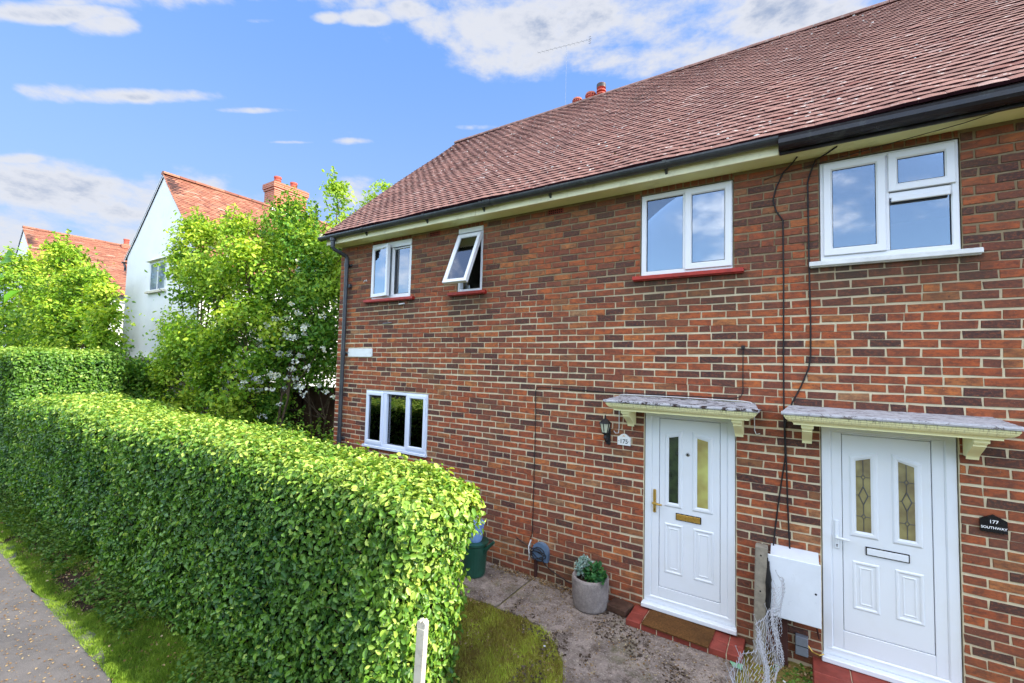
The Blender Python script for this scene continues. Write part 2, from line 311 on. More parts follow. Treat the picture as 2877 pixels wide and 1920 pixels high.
leaf_mat('shrub_leaf', (.05, .15, .012), (.24, .44, .035), (.60, .72, .09), .42)
leaf_mat('dark_shrub_leaf', (.03, .11, .012), (.11, .28, .03), (.38, .56, .07), .42)
leaf_mat('sapling_leaf', (.16, .34, .04), (.32, .52, .06), (.50, .66, .10), .5)
leaf_mat('blossom', (.62, .70, .70), (.80, .84, .86), (.88, .88, .80), .3, .7, .1)
leaf_mat('grass_blade', (.07, .14, .014), (.17, .29, .028), (.32, .44, .06), .3, .6, .2)
leaf_mat('lawn_blade', (.17, .095, .04), (.34, .34, .06), (.50, .62, .08), .25, .8, .1)
leaf_mat('weed_leaf', (.03, .09, .012), (.075, .17, .022), (.17, .27, .04), .3, .5, .25)
leaf_mat('planter_leaf', (.010, .065, .020), (.03, .13, .035), (.08, .22, .05), .25)
leaf_mat('silver_leaf', (.16, .30, .26), (.30, .45, .42), (.50, .60, .56), .25, .7, .2)
leaf_mat('litter_leaf', (.12, .06, .03), (.26, .16, .07), (.45, .38, .24), .1, .8, .1)
leaf_mat('dirt_bits', (.035, .024, .018), (.07, .05, .036), (.15, .115, .085), .0, .95, .05)
leaf_mat('pale_leaf', (.15, .34, .20), (.20, .42, .26), (.25, .48, .3), .2, .6, .2)
leaf_mat('bright_leaf', (.14, .42, .02), (.20, .52, .03), (.28, .6, .05), .5)

# ------------------------------------------------------------------ mesh helpers
class MB:
    def __init__(s): s.v = []; s.f = []; s.m = []; s.r = []
    def add(s, vs, fs, mi=0, r=None):
        b = len(s.v); s.v.extend([tuple(p) for p in vs]); s.f.extend([tuple(b+i for i in f) for f in fs]); s.m.extend([mi]*len(fs))
        s.r.extend([random.random() if r is None else r]*len(vs))
    def box(s, x0, x1, y0, y1, z0, z1, mi=0, r=None):
        vs = [(x0, y0, z0), (x1, y0, z0), (x1, y1, z0), (x0, y1, z0), (x0, y0, z1), (x1, y0, z1), (x1, y1, z1), (x0, y1, z1)]
        s.add(vs, [(0, 3, 2, 1), (4, 5, 6, 7), (0, 1, 5, 4), (1, 2, 6, 5), (2, 3, 7, 6), (3, 0, 4, 7)], mi, r)
    def bbox(s, x0, x1, y0, y1, z0, z1, c=.004, mi=0):
        """box with chamfered edges"""
        xs, ys, zs = (x0, x1), (y0, y1), (z0, z1); vs = []; idx = {}
        for i in (0, 1):
            for j in (0, 1):
                for k in (0, 1):
                    for a in range(3):
                        p = [xs[i], ys[j], zs[k]]; sg = (1 if i == 0 else -1, 1 if j == 0 else -1, 1 if k == 0 else -1)
                        for b in range(3):
                            if b != a: p[b] += sg[b]*c
                        idx[i, j, k, a] = len(vs); vs.append(tuple(p))
        f = []
        for a in range(3):
            o = [b for b in range(3) if b != a]
            for sd in (0, 1):
                q = []
                for u, w in ((0, 0), (1, 0), (1, 1), (0, 1)):
                    k = [0, 0, 0]; k[a] = sd; k[o[0]] = u; k[o[1]] = w; q.append(idx[(*k, a)])
                f.append(tuple(q))
            for u in (0, 1):
                for w in (0, 1):
                    k0 = [0, 0, 0]; k0[a] = 0; k0[o[0]] = u; k0[o[1]] = w; k1 = list(k0); k1[a] = 1
                    f.append((idx[(*k0, o[0])], idx[(*k0, o[1])], idx[(*k1, o[1])], idx[(*k1, o[0])]))
        for i in (0, 1):
            for j in (0, 1):
                for k in (0, 1): f.append((idx[i, j, k, 0], idx[i, j, k, 1], idx[i, j, k, 2]))
        s.add(vs, f, mi)
    def prism(s, pts, a0, a1, axis='x', mi=0):
        """2-D outline extruded along an axis; pts are the two other coordinates in xyz order"""
        def P(p, a): return {'x': (a, p[0], p[1]), 'y': (p[0], a, p[1]), 'z': (p[0], p[1], a)}[axis]
        n = len(pts); vs = [P(p, a0) for p in pts]+[P(p, a1) for p in pts]
        s.add(vs, [tuple(range(n)), tuple(range(2*n-1, n-1, -1))]+[(i, (i+1) % n, n+(i+1) % n, n+i) for i in range(n)], mi)
    def tube(s, pts, r, seg=8, mi=0, cap=True):
        pts = [Vector(p) for p in pts]; rr = r if isinstance(r, (list, tuple)) else [r]*len(pts); vs = []; prev = None
        for i, p in enumerate(pts):
            d = (pts[min(i+1, len(pts)-1)]-pts[max(i-1, 0)]).normalized()
            if prev is None: u = d.cross(Vector((0, 0, 1)) if abs(d.z) < .9 else Vector((1, 0, 0))).normalized()
            else: u = (prev-d*prev.dot(d)).normalized()
            prev = u; w = d.cross(u)
            for k in range(seg):
                a = 2*math.pi*k/seg; vs.append(p+(u*math.cos(a)+w*math.sin(a))*rr[i])
        f = [(i*seg+k, i*seg+(k+1) % seg, (i+1)*seg+(k+1) % seg, (i+1)*seg+k) for i in range(len(pts)-1) for k in range(seg)]
        if cap: f += [tuple(range(seg-1, -1, -1)), tuple(range((len(pts)-1)*seg, len(pts)*seg))]
        s.add(vs, f, mi)
    def lathe(s, prof, cx, cy, z0=0, seg=24, mi=0, jit=0):
        vs = []
        for r, z in prof:
            for k in range(seg):
                a = 2*math.pi*k/seg; q = r*(1+random.uniform(-jit, jit)); vs.append((cx+q*math.cos(a), cy+q*math.sin(a), z0+z))
        f = [(i*seg+k, i*seg+(k+1) % seg, (i+1)*seg+(k+1) % seg, (i+1)*seg+k) for i in range(len(prof)-1) for k in range(seg)]
        f += [tuple(range(seg-1, -1, -1)), tuple(range((len(prof)-1)*seg, len(prof)*seg))]
        s.add(vs, f, mi)
    def ring(s, x0, x1, z0, z1, w, y0, y1, c=.008, mi=0, wt=None, wb=None):
        """rectangular frame in the wall plane, chamfered towards the opening; y0 is the outside face"""
        wt = w if wt is None else wt; wb = w if wb is None else wb
        loops = [(0, y1), (0, y0+.003), (.003, y0)]
        def L(d, y, inner=False):
            if inner: return [(x0+w-d, y, z0+wb-d), (x1-w+d, y, z0+wb-d), (x1-w+d, y, z1-wt+d), (x0+w-d, y, z1-wt+d)]
            return [(x0+d, y, z0+d), (x1-d, y, z0+d), (x1-d, y, z1-d), (x0+d, y, z1-d)]
        rows = [L(0, y1), L(0, y0+.004), L(.004, y0), L(c, y0, True), L(0, y0+c, True), L(0, y1, True)]
        vs = [p for rw in rows for p in rw]; n = len(rows)
        f = [(i*4+k, i*4+(k+1) % 4, ((i+1) % n)*4+(k+1) % 4, ((i+1) % n)*4+k) for i in range(n) for k in range(4)]
        s.add(vs, f, mi)
    def xform(s, M4, start=0):
        s.v[start:] = [tuple(M4 @ Vector(p)) for p in s.v[start:]]
    def build(s, name, mats, parent=None, smooth=False, loc=None):
        me = bpy.data.meshes.new(name); me.from_pydata(s.v, [], s.f)
        mats = mats if isinstance(mats, (list, tuple)) else [mats]
        for m in mats: me.materials.append(MAT[m])
        me.polygons.foreach_set('material_index', s.m)
        a = me.attributes.new('rnd', 'FLOAT', 'POINT'); a.data.foreach_set('value', s.r)
        if smooth: me.polygons.foreach_set('use_smooth', [True]*len(s.f))
        me.validate(); me.update()
        import bmesh
        bm = bmesh.new(); bm.from_mesh(me); bmesh.ops.recalc_face_normals(bm, faces=bm.faces); bm.to_mesh(me); bm.free()
        return link(me, name, parent, loc)
def link(me, name, parent=None, loc=None):
    o = bpy.data.objects.new(name, me); COL.objects.link(o)
    if loc is not None: o.location = loc
    if parent is not None:
        o.parent = parent
        # meshes are modelled in world space: cancel the parent's offset
        if loc is None:
            wp = Vector((0, 0, 0)); q = parent
            while q is not None: wp += q.location; q = q.parent
            o.location = -wp
    return o
def tag(o, label=None, cat=None, group=None, kind=None):
    for k, v in (('label', label), ('category', cat), ('group', group), ('kind', kind)):
        if v: o[k] = v
    return o
def empty(name, loc, label, cat, group=None):
    o = bpy.data.objects.new(name, None); COL.objects.link(o); o.location = loc; o.empty_display_size = .2
    return tag(o, label, cat, group)

def fast_mesh(name, V, F, mat, rnd, parent=None, smooth=False):
    """V (n,3); F (m,k) all faces with k corners"""
    me = bpy.data.meshes.new(name); n = len(V); m, k = F.shape
    me.vertices.add(n); me.vertices.foreach_set('co', np.asarray(V, np.float32).ravel())
    me.loops.add(m*k); me.loops.foreach_set('vertex_index', F.astype(np.int32).ravel())
    me.polygons.add(m); me.polygons.foreach_set('loop_start', np.arange(0, m*k, k, dtype=np.int32))
    try: me.polygons.foreach_set('loop_total', np.full(m, k, np.int32))
    except Exception: pass
    if smooth: me.polygons.foreach_set('use_smooth', np.ones(m, bool))
    a = me.attributes.new('rnd', 'FLOAT', 'POINT'); a.data.foreach_set('value', np.asarray(rnd, np.float32))
    me.materials.append(MAT[mat]); me.update(calc_edges=True); me.validate()
    return link(me, name, parent)
def unit(a): return a/np.maximum(np.linalg.norm(a, axis=-1, keepdims=True), 1e-9)
def leaves(P, Nn, size, rnd, wid=.55, up=None, fold=.18, quad=False, spread=.6):
    """leaf-shaped faces at points P with mean normals Nn; returns V, F, attr"""
    n = len(P); Nn = unit(Nn+rng.normal(0, spread, (n, 3)))
    T = rng.normal(0, 1, (n, 3))
    if up is not None: T = T+np.array(up)
    T = unit(T-(T*Nn).sum(1, keepdims=True)*Nn); B = np.cross(Nn, T)
    s = (np.asarray(size)*rng.uniform(.5, 1.42, n))[:, None]; w = s*wid
    if quad:
        V = np.stack([P, P+T*s*.45+B*w*.5, P+T*s, P+T*s*.45-B*w*.5], 1).reshape(-1, 3)
        F = np.arange(n*4).reshape(n, 4); return V, F, np.repeat(rnd, 4)
    h = Nn*s*fold
    V = np.stack([P, P+T*s*.3+B*w*.46+h, P+T*s*.7+B*w*.40+h, P+T*s, P+T*s*.7-B*w*.40+h, P+T*s*.3-B*w*.46+h], 1).reshape(-1, 3)
    b = np.arange(n)[:, None]*6
    F = np.concatenate([b+np.array([0, 1, 2, 3]), b+np.array([0, 3, 4, 5])], 0)
    return V, F, np.repeat(rnd, 6)
def vnoise(P, f, seed=0):
    """cheap smooth noise in [-1,1] from summed sines"""
    P = np.asarray(P)*f; r = np.zeros(len(P)); g = np.random.default_rng(seed)
    for i in range(6):
        k = g.normal(0, 1, 3)*(1+i*.5); r += np.sin(P@k+g.uniform(0, 6.28))/(1+i*.35)
    return r/3.0

# ================================================================== GROUND
def sheet(name, pts, z, mat, kind='structure', thick=None):
    mb = MB(); n = len(pts); mb.add([(p[0], p[1], z) for p in pts], [tuple(range(n))])
    if thick:
        mb = MB(); mb.prism([(p[0], p[1]) for p in pts], z-thick, z, 'z')
    o = mb.build(name, mat); return tag(o, kind=kind)
sheet('ground', [(-400, -400), (400, -400), (400, 400), (-400, 400)], -.02, 'soil')
# public footpath with an irregular grass edge
e = []
for i in range(140):
    x = -26+i*.3; e.append((x, -3.36+.05*math.sin(x*2.1)+.035*math.sin(x*5.7+1)+.02*math.sin(x*13)))
sheet('footpath', [(16, -5.9), (-26, -5.9)][::-1]+list(reversed(e)), 0.0, 'asphalt')
sheet('garden_soil', [(-26, -2.5), (16, -2.5), (16, 12), (-26, 12)], -.012, 'lawn_soil')

# front garden slabs: concrete path along the house wall (one sheet, joint cut across it)
pv = MB()
slab2 = [(3.78, 0.0), (6.0, 0.0), (6.0, -.9), (6.02, -1.6), (5.98, -2.6), (4.95, -2.6), (4.93, -1.9), (4.87, -1.50), (4.83, -1.40), (4.74, -1.22), (4.60, -1.02), (4.37, -.87), (4.30, -.83), (4.05, -.80), (3.78, -.82)]
def rough(pts, a, b, amp):
    out = []
    for i, p in enumerate(pts):
        out.append(p)
        if a <= i < b:
            q = pts[i+1]; n = max(2, int(math.dist(p, q)/.035))
            for k in range(1, n): out.append((p[0]+(q[0]-p[0])*k/n+random.uniform(-amp, amp), p[1]+(q[1]-p[1])*k/n+random.uniform(-amp, amp)))
    return out
slab2 = rough(slab2, 5, 13, .011)
slab1 = [(2.2, 0.0), (3.755, 0.0), (3.755, -.80), (3.4, -.82), (2.6, -.84), (2.2, -.86)]
for s_ in (slab1, slab2): pv.prism(s_, -.05, .004, 'z')
tag(pv.build('garden_path', 'concrete'), kind='structure')

# ================================================================== THE BRICK HOUSE
HOUSE = empty('semi_detached_house', (6.3, 3.0, 0), 'red brown brick pair of semi-detached houses with a pantile-red roof and two white front doors', 'house')
HOUSE['label'] = 'large red brick semi-detached house with weathered tiled roof and two white front doors'
ZW = 4.53           # top of the brickwork
X0, X1, XB = -.23, 14.0, 10.0
OPEN = [(.585, 1.485, 3.56, 4.47), (2.41, 2.85, 3.56, 4.47), (5.015, 5.935, 3.56, 4.47), (6.635, 7.56, 3.56, 4.47), (.575, 1.935, 1.23, 2.10), (5.075, 5.955, .0, 2.125), (6.625, 7.505, .0, 2.125)]
wall = MB()
# backing wall in mortar, cut round the openings (butted columns)
xs = sorted({X0, X1, *[o[0] for o in OPEN], *[o[1] for o in OPEN]})
for a, b in zip(xs[:-1], xs[1:]):
    zs = [(o[2], o[3]) for o in OPEN if o[0] < (a+b)/2 < o[1]]; z = -.3
    for q in sorted(zs)+[(ZW, None)]:
        if q[0] > z+1e-4: wall.box(a, b, .007, .26, z, q[0], 1)
        if q[1]: z = q[1]
# individual bricks
def brick(x0, x1, z0, z1, r=None, depth=.0):
    j = lambda a=.0038: random.uniform(-a, a)
    w1 = .0045*math.sin(x0*1.3+z0*9)+.003*math.sin(x0*3.1+z0*31); w2 = .0045*math.sin(x1*1.3+z0*9)+.003*math.sin(x1*3.1+z0*31)
    if z1 > ZW-.1: w1 = w2 = 0
    c = .0035; y0 = depth+random.uniform(-.0016, .0016)
    o = [(x0+j(), .010, z0+w1+j()), (x1+j(), .010, z0+w2+j()), (x1+j(), .010, z1+w2+j()), (x0+j(), .010, z1+w1+j())]
    i = [(p[0]+(c if k in (0, 3) else -c)+j(.001), y0+j(.001), p[2]+(c if k < 2 else -c)+j(.001)) for k, p in enumerate(o)]
    wall.add(o+i, [(4, 5, 6, 7), (0, 1, 5, 4), (1, 2, 6, 5), (2, 3, 7, 6), (3, 0, 4, 7)], 0, r)
B, H, JN = .225, .075, .0105
zk = 2.78
for row in range(-37, 24):
    z0 = zk+row*H+JN/2; z1 = zk+(row+1)*H-JN/2
    if z1 < 0: continue
    if z1 > ZW: z1 = ZW
    if z1-z0 < .02: continue
    drift = random.uniform(-.018, .018)+(0 if row % 2 == 0 else B/2)
    segs = [(X0, XB)]
    for o in OPEN:
        oz0, oz1 = o[2], o[3]
        if oz0 < 1e-3: oz0 = -1
        top_extra = .0
        if z1 > oz0+.012 and z0 < oz1-.0:
            ns = []
            for a, b in segs:
                if o[0] >= b or o[1] <= a: ns.append((a, b)); continue
                if o[0] > a: ns.append((a, o[0]))
                if o[1] < b: ns.append((o[1], b))
            segs = ns
    ph = random.uniform(0, 6.28)
    # runs of repaired flat-coloured brickwork near the ground-floor window
    for a, b in segs:
        k0 = math.floor((a-drift)/B); x = a; k = k0
        while x < b-.01:
            nx = drift+(k+1)*B+random.uniform(-.004, .004); k += 1
            if nx-x < .035: continue
            nx = min(nx, b)
            if b-nx < .03: nx = b
            r = random.random()
            cx_ = (x+nx)/2; cz_ = (z0+z1)/2
            if cz_ < .12: r = .30+.35*random.random()
            if 4.46 < z0 and any(o[0]-.02 < cx_ < o[1]+.02 and o[3] > 4 for o in OPEN): x = nx; continue
            h = (x+JN/2, nx-JN/2)
            if nx-x > .2 and random.random() < .04: m_ = (x+nx)/2; brick(h[0], m_-.004, z0, z1, r); brick(m_+.004, h[1], z0, z1, random.random())
            else: brick(*h, z0, z1, r)
            x = nx
# brick-on-end heads squeezed between the upper windows and the soffit
for o in OPEN:
    if o[3] > 4:
        x = o[0]
        while x < o[1]-.03:
            x2 = min(x+.074, o[1]); brick(x+.005, x2-.005, o[3]+.006, ZW, .28+.4*random.random()); x = x2
# far part of the front and the flank walls
wall.box(X0, X0+.24, .26, 6.3, -.3, ZW, 2); wall.box(X1-.24, X1, .26, 6.3, -.3, ZW, 2); wall.box(X0+.24, X1-.24, 6.05, 6.3, -.3, ZW, 2)
wall.add([(X0, .007, ZW), (X0, 3.08, 7.62), (X0, 6.3, ZW), (X0+.2, .007, ZW), (X0+.2, 3.08, 7.62), (X0+.2, 6.3, ZW)], [(0, 1, 2), (3, 5, 4), (0, 3, 4, 1), (1, 4, 5, 2)], 2)
wall.add([(X1, .007, ZW), (X1, 3.08, 7.62), (X1, 6.3, ZW), (X1-.2, .007, ZW), (X1-.2, 3.08, 7.62), (X1-.2, 6.3, ZW)], [(0, 1, 2), (3, 5, 4), (0, 3, 4, 1), (1, 4, 5, 2)], 2)
wall.box(XB, X1, .001, .006, -.3, ZW, 2)
# rooms behind the windows
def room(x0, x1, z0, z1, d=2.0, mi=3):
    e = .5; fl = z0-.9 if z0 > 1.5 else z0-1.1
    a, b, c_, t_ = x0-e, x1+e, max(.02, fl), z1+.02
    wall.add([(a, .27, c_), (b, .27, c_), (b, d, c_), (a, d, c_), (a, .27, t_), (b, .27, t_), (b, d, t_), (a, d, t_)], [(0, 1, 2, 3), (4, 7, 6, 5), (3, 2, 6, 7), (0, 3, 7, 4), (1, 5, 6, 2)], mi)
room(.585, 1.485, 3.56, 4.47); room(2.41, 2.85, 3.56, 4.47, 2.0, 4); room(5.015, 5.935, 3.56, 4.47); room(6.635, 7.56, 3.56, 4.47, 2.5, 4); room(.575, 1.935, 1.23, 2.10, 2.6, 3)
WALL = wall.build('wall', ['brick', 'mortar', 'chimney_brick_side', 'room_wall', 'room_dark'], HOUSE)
tag(WALL, 'weathered multicoloured stretcher-bond brick wall with pale mortar joints')

# terracotta air bricks high in the wall
for vx in (3.96, 1.96):
    v = MB(); z0, z1 = 4.438, 4.503; v.bbox(vx-.107, vx+.107, -.004, .02, z0, z1, .003)
    for i in range(7):
        for k in range(2): v.box(vx-.095+i*.028, vx-.095+i*.028+.017, -.0065, -.002, z0+.010+k*.028, z0+.026+k*.028, 1)
    v.build('air_brick', ['tile_red', 'dark_gap'], HOUSE)

# ---- roof
EY, EZ, RY, RZ = -.30, 4.665, 3.08, 7.80
sl = Vector((0, RY-EY, RZ-EZ)); SL = sl.length; up_d = sl/SL; nrm = Vector((0, -up_d.z, up_d.y))
def tiles(mb, org, along, upd, nr, length, slope, gauge, width, thick=.028, lift=.037, mi=0, jit=1.0, over=.03, lip=None):
    rows = int(slope/gauge)
    for r_ in range(rows+1):
        s0 = r_*gauge; off = (width/2 if r_ % 2 else 0)+random.uniform(-.01, .01)
        n = int(length/width)+1; s1 = min(s0+gauge+over, slope)
        wob = random.uniform(-.004, .004)*jit
        for k in range(n+1):
            a = max(0, k*width-off); b = min(length, (k+1)*width-off-.0012)
            if b-a < .02: continue
            j = random.uniform(-.003, .003)*jit+wob; tl = random.uniform(-.0015, .002)*jit; rl = random.uniform(-.001, .001)*jit
            if random.random() < .008: j -= .012; tl += .005
            lo = lift+tl; cm = .0012
            P = lambda u, s_, h: org+along*u+upd*s_+nr*(h+(.009*math.sin(u*.8+s_*1.1)+.005*math.sin(u*2.6-s_*2)+.004*math.sin(u*6+s_))*jit)
            m_ = (a+b)/2
            vs = [P(a, s0+j, lo-cm+rl), P(m_, s0+j, lo+cm), P(b, s0+j, lo-cm-rl), P(a, s1, lo-.016), P(m_, s1, lo-.010), P(b, s1, lo-.016),
                  P(a, s0+j, lo-thick-cm+rl), P(m_, s0+j-.001, lo-thick+cm-.001), P(b, s0+j, lo-thick-cm-rl)]
            rr = random.random(); mb.add(vs, [(0, 1, 4, 3), (1, 2, 5, 4), (0, 3, 6), (2, 8, 5)], mi, rr)
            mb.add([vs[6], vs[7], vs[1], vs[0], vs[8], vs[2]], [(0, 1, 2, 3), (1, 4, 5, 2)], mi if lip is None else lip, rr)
RX0 = X0-.09
roof = MB()
roof.add([(RX0, EY, EZ), (X1+.1, EY, EZ), (X1+.1, RY, RZ), (RX0, RY, RZ), (RX0, 6.5, EZ), (X1+.1, 6.5, EZ)], [(0, 1, 2, 3), (3, 2, 5, 4)], 1)
roof.add([(RX0+.02, EY, EZ-.03), (RX0+.02, RY, RZ-.03), (RX0+.02, RY, RZ-.005), (RX0+.02, EY, EZ-.005)], [(0, 1, 2, 3)], 2)
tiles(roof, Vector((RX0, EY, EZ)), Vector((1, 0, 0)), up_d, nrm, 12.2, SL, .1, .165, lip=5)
# ridge tiles
x = RX0
while x < X1:
    L_ = .44; q = []
    for k in range(7):
        a = math.pi*(k/6); q.append((RY+.10*math.cos(a), RZ-.035+.085*math.sin(a)+random.uniform(-.003, .003)))
    roof.prism(q, x, x+L_-.006, 'x', 6); x += L_
# lichen crusts and moss tufts sitting on the tile edges
for i in range(1100):
    u = random.random()**.85*11; s_ = random.choice(range(1, 46))*.1+random.uniform(-.006, .012)
    c0 = Vector((RX0, EY, EZ))+Vector((1, 0, 0))*u+up_d*s_+nrm*.022; w = random.uniform(.007, .020); hh = random.uniform(.004, .012); n_ = 6
    vs = [c0+Vector((1, 0, 0))*w*math.cos(6.283*k/n_)*random.uniform(.7, 1.4)+up_d*w*.7*math.sin(6.283*k/n_) for k in range(n_)]+[c0+nrm*hh]
    roof.add(vs, [(k, (k+1) % n_, n_) for k in range(n_)], 3 if random.random() < .72 else 4)
simple('ridge_tile', (.30, .17, .14), .95, .1, vs=12, var=.3, bump=.8, dirt=((.40, .40, .36), 9, .8))
simple('lichen', (.66, .66, .62), 1, .05, vs=40); simple('moss', (.09, .065, .03), 1, .05, vs=40)
ROOF = roof.build('roof', ['old_tile', 'tile_underlay', 'mortar', 'lichen', 'moss', 'tile_nose_shade', 'ridge_tile'], HOUSE)
tag(ROOF, 'weathered pinkish plain tile roof speckled with white lichen')
# chimney behind the ridge
ch = MB(); ch.box(1.98, 3.02, 3.9, 4.5, 6.2, 8.26, 0); ch.box(1.95, 3.05, 3.87, 4.53, 8.26, 8.40, 0); ch.box(2.0, 3.0, 3.92, 4.48, 8.40, 8.44, 1)
CH = ch.build('chimney', ['chimney_brick', 'mortar'], ROOF)
def pot(parent_house, x, y, z, r, h, cap=True, slots=True, name='chimney_pot', tall=False):
    p = MB(); prof = [(r*.85, 0), (r*.85, h*.45), (r*.98, h*.5), (r*.98, h*.6), (r*.86, h*.64), (r*.86, h*.74), (r*1.05, h*.8), (r*1.05, h)] 
    p.lathe(prof, x, y, z, 20, 0)
    if cap: p.lathe([(r*1.12, h), (r*1.12, h*1.05), (r*.95, h*1.25), (r*.5, h*1.36), (r*.05, h*1.39)], x, y, z, 20, 1)
    if slots:
        for k in range(14):
            a = 6.283*k/14; c_ = Vector((x+r*1.05*math.cos(a), y+r*1.05*math.sin(a), z+h*.9)); p.lathe([(.008, 0), (.008, .022)], c_.x, c_.y, c_.z-.01, 6, 2)
    return p.build(name, ['chimney_pot_red', 'terracotta', 'dark_gap'], parent_house)
pot(ROOF, 2.30, 4.18, 8.42, .105, .19); pot(ROOF, 2.63, 4.18, 8.42, .115, .21)
cw = MB(); cw.lathe([(.06, 0), (.06, .1), (.105, .12), (.105, .145), (.05, .15), (.05, .18), (.105, .19), (.105, .215), (.06, .225), (.07, .25), (.10, .27), (.10, .36), (.05, .385), (.01, .39)], 2.88, 4.16, 8.44, 18, 0); cw.lathe([(.102, .275), (.102, .355)], 2.88, 4.16, 8.44, 18, 1)
cw.build('chimney_cowl', ['chimney_pot_red', 'dark_vent'], ROOF)

# ---- eaves: soffit, fascia, gutter
s = MB(); s.box(RX0+.03, X1, -.235, .006, ZW, ZW+.018); s.box(RX0+.03, X0-.001, .0061, .12, ZW, ZW+.018)
tag(s.build('soffit', 'soffit_bounce', HOUSE), 'flaking cream soffit boards under the eaves, coloured with yellow-green bounce light')
XS = 6.33
f = MB(); f.bbox(RX0+.03, 2.9, -.255, -.2355, 4.515, 4.655); f.bbox(2.905, XS, -.255, -.2355, 4.513, 4.655)
tag(f.build('fascia', 'cream_paint', HOUSE), 'dirty cream fascia board behind the grey gutter')
f = MB(); f.bbox(XS+.004, X1, -.262, -.2355, 4.508, 4.64)
tag(f.build('fascia', 'gutter_black', HOUSE), 'black fascia board of the right-hand house')
def gutter(x0, x1, mat, r, yc, zc, ogee=False, lab=None):
    g = MB(); q = []
    if not ogee:
        for k in range(11): a = math.pi+math.pi*k/10; q.append((yc+r*math.cos(a), zc+r*math.sin(a)))
        q += [(yc+r-.004, zc)] + [(yc+(r-.004)*math.cos(math.pi+math.pi*k/10), zc+(r-.004)*math.sin(math.pi+math.pi*k/10)) for k in range(9, 0, -1)]+[(yc-r+.004, zc)]
    else:
        q = [(yc+r, zc-.085), (yc-r*.2, zc-.09), (yc-r*.75, zc-.078), (yc-r*1.05, zc-.055), (yc-r*1.1, zc-.02), (yc-r*1.2, zc), (yc-r*1.1, zc+.002), (yc-r*.95, zc-.02), (yc-r*.9, zc-.05), (yc-r*.6, zc-.08), (yc+r*.6, zc-.092), (yc+r*.95, zc-.09), (yc+r, zc)]
    g.prism(q, x0, x1, 'x')
    if not ogee:
        g.prism([(yc+(r+.006)*math.cos(math.pi+math.pi*k/8), zc+(r+.006)*math.sin(math.pi+math.pi*k/8)) for k in range(9)], x0-.004, x0+.012, 'x')
        for xb in (.75, 2.05, 3.05, 4.02, 5.35):
            if x0 < xb < x1:
                g.prism([(yc+(r+.007)*math.cos(math.pi+math.pi*k/8), zc+.004+(r+.007)*math.sin(math.pi+math.pi*k/8)) for k in range(9)], xb-.018, xb+.018, 'x')
                g.prism([(yc+.02, zc-r), (-.256, zc-r-.04), (-.256, zc-.02), (yc+r, zc-.01)], xb-.012, xb+.012, 'x')
        g.prism([(yc+(r+.009)*math.cos(math.pi+math.pi*k/8), zc+.004+(r+.009)*math.sin(math.pi+math.pi*k/8)) for k in range(9)], 3.10, 3.20, 'x')
    return tag(g.build('gutter', mat, HOUSE), lab)
gutter(-.37, XS, 'gutter_grey', .056, -.315, 4.640, lab='dark grey half-round plastic gutter with brackets')
gutter(XS+.002, X1, 'gutter_black', .050, -.322, 4.622, True, 'deep black gutter of the right-hand house')
d = MB(); d.lathe([(.036, 0), (.036, .07), (.05, .075), (.05, .12)], -.03, -.315, 4.475, 14)
d.tube([(-.03, -.315, 4.50), (-.03, -.313, 4.45), (-.028, -.29, 4.415), (-.01, -.18, 4.38), (.01, -.085, 4.34), (.015, -.062, 4.30), (.015, -.06, 4.24)], .033, 12)
d.tube([(.015, -.06, 4.27), (.015, -.06, .05)], .034, 14)
for z in (4.22, 2.72, 1.3): d.tube([(.015, -.06, z), (.015, -.06, z-.07)], .041, 14); d.bbox(-.045, .09, -.03, .0, z-.05, z-.02)
d.bbox(.05, .10, -.05, .0, 3.80, 3.86)
tag(d.build('downpipe', 'gutter_grey', HOUSE, smooth=False), 'blue-grey plastic downpipe with a swan neck at the left corner')

# ---- windows
def pane(x0, x1, z0, z1, y, parent, mat='window_glass', gask=True):
    p = MB(); p.box(x0, x1, y, y+.004, z0, z1, 0)
    if gask:
        g = .006
        p.ring(x0-.001, x1+.001, z0-.001, z1+.001, g, y-.006, y-.001, .002, 1)
    return p.build('pane', [mat, 'dark_gap'], parent)
def sill(x0, x1, mat, parent, z=3.52, lab=None):
    p = MB(); p.bbox(x0, x1, -.055, .03, z, z+.042, .005); p.box(x0+.01, x1-.01, -.035, .02, z-.008, z-.0005); return tag(p.build('sill', mat, parent), lab)
WY = .012
# w3: first floor, two lights with pale blinds
w = MB(); w.ring(5.022, 5.928, 3.565, 4.463, .052, WY, .08, .008, 0); w.bbox(5.455, 5.487, WY+.001, .079, 3.617, 4.411, .004)
W3 = tag(w.build('window', 'white_upvc', HOUSE), 'white two-light window with lowered pale blinds above a red sill')
q = MB(); q.ring(5.480, 5.922, 3.598, 4.448, .066, WY-.018, .035, .012); q.build('sash', 'white_upvc', W3)
pane(5.075, 5.455, 3.618, 4.41, .04, W3); pane(5.545, 5.857, 3.665, 4.383, .012, W3); sill(4.94, 6.03, 'red_paint', W3)
for a, b in ((5.05, 5.47), (5.49, 5.91)):
    bl = MB()
    bl.box(a, b, .100, .104, 3.6, 4.5)
    bl.build('blind', 'blind', W3)
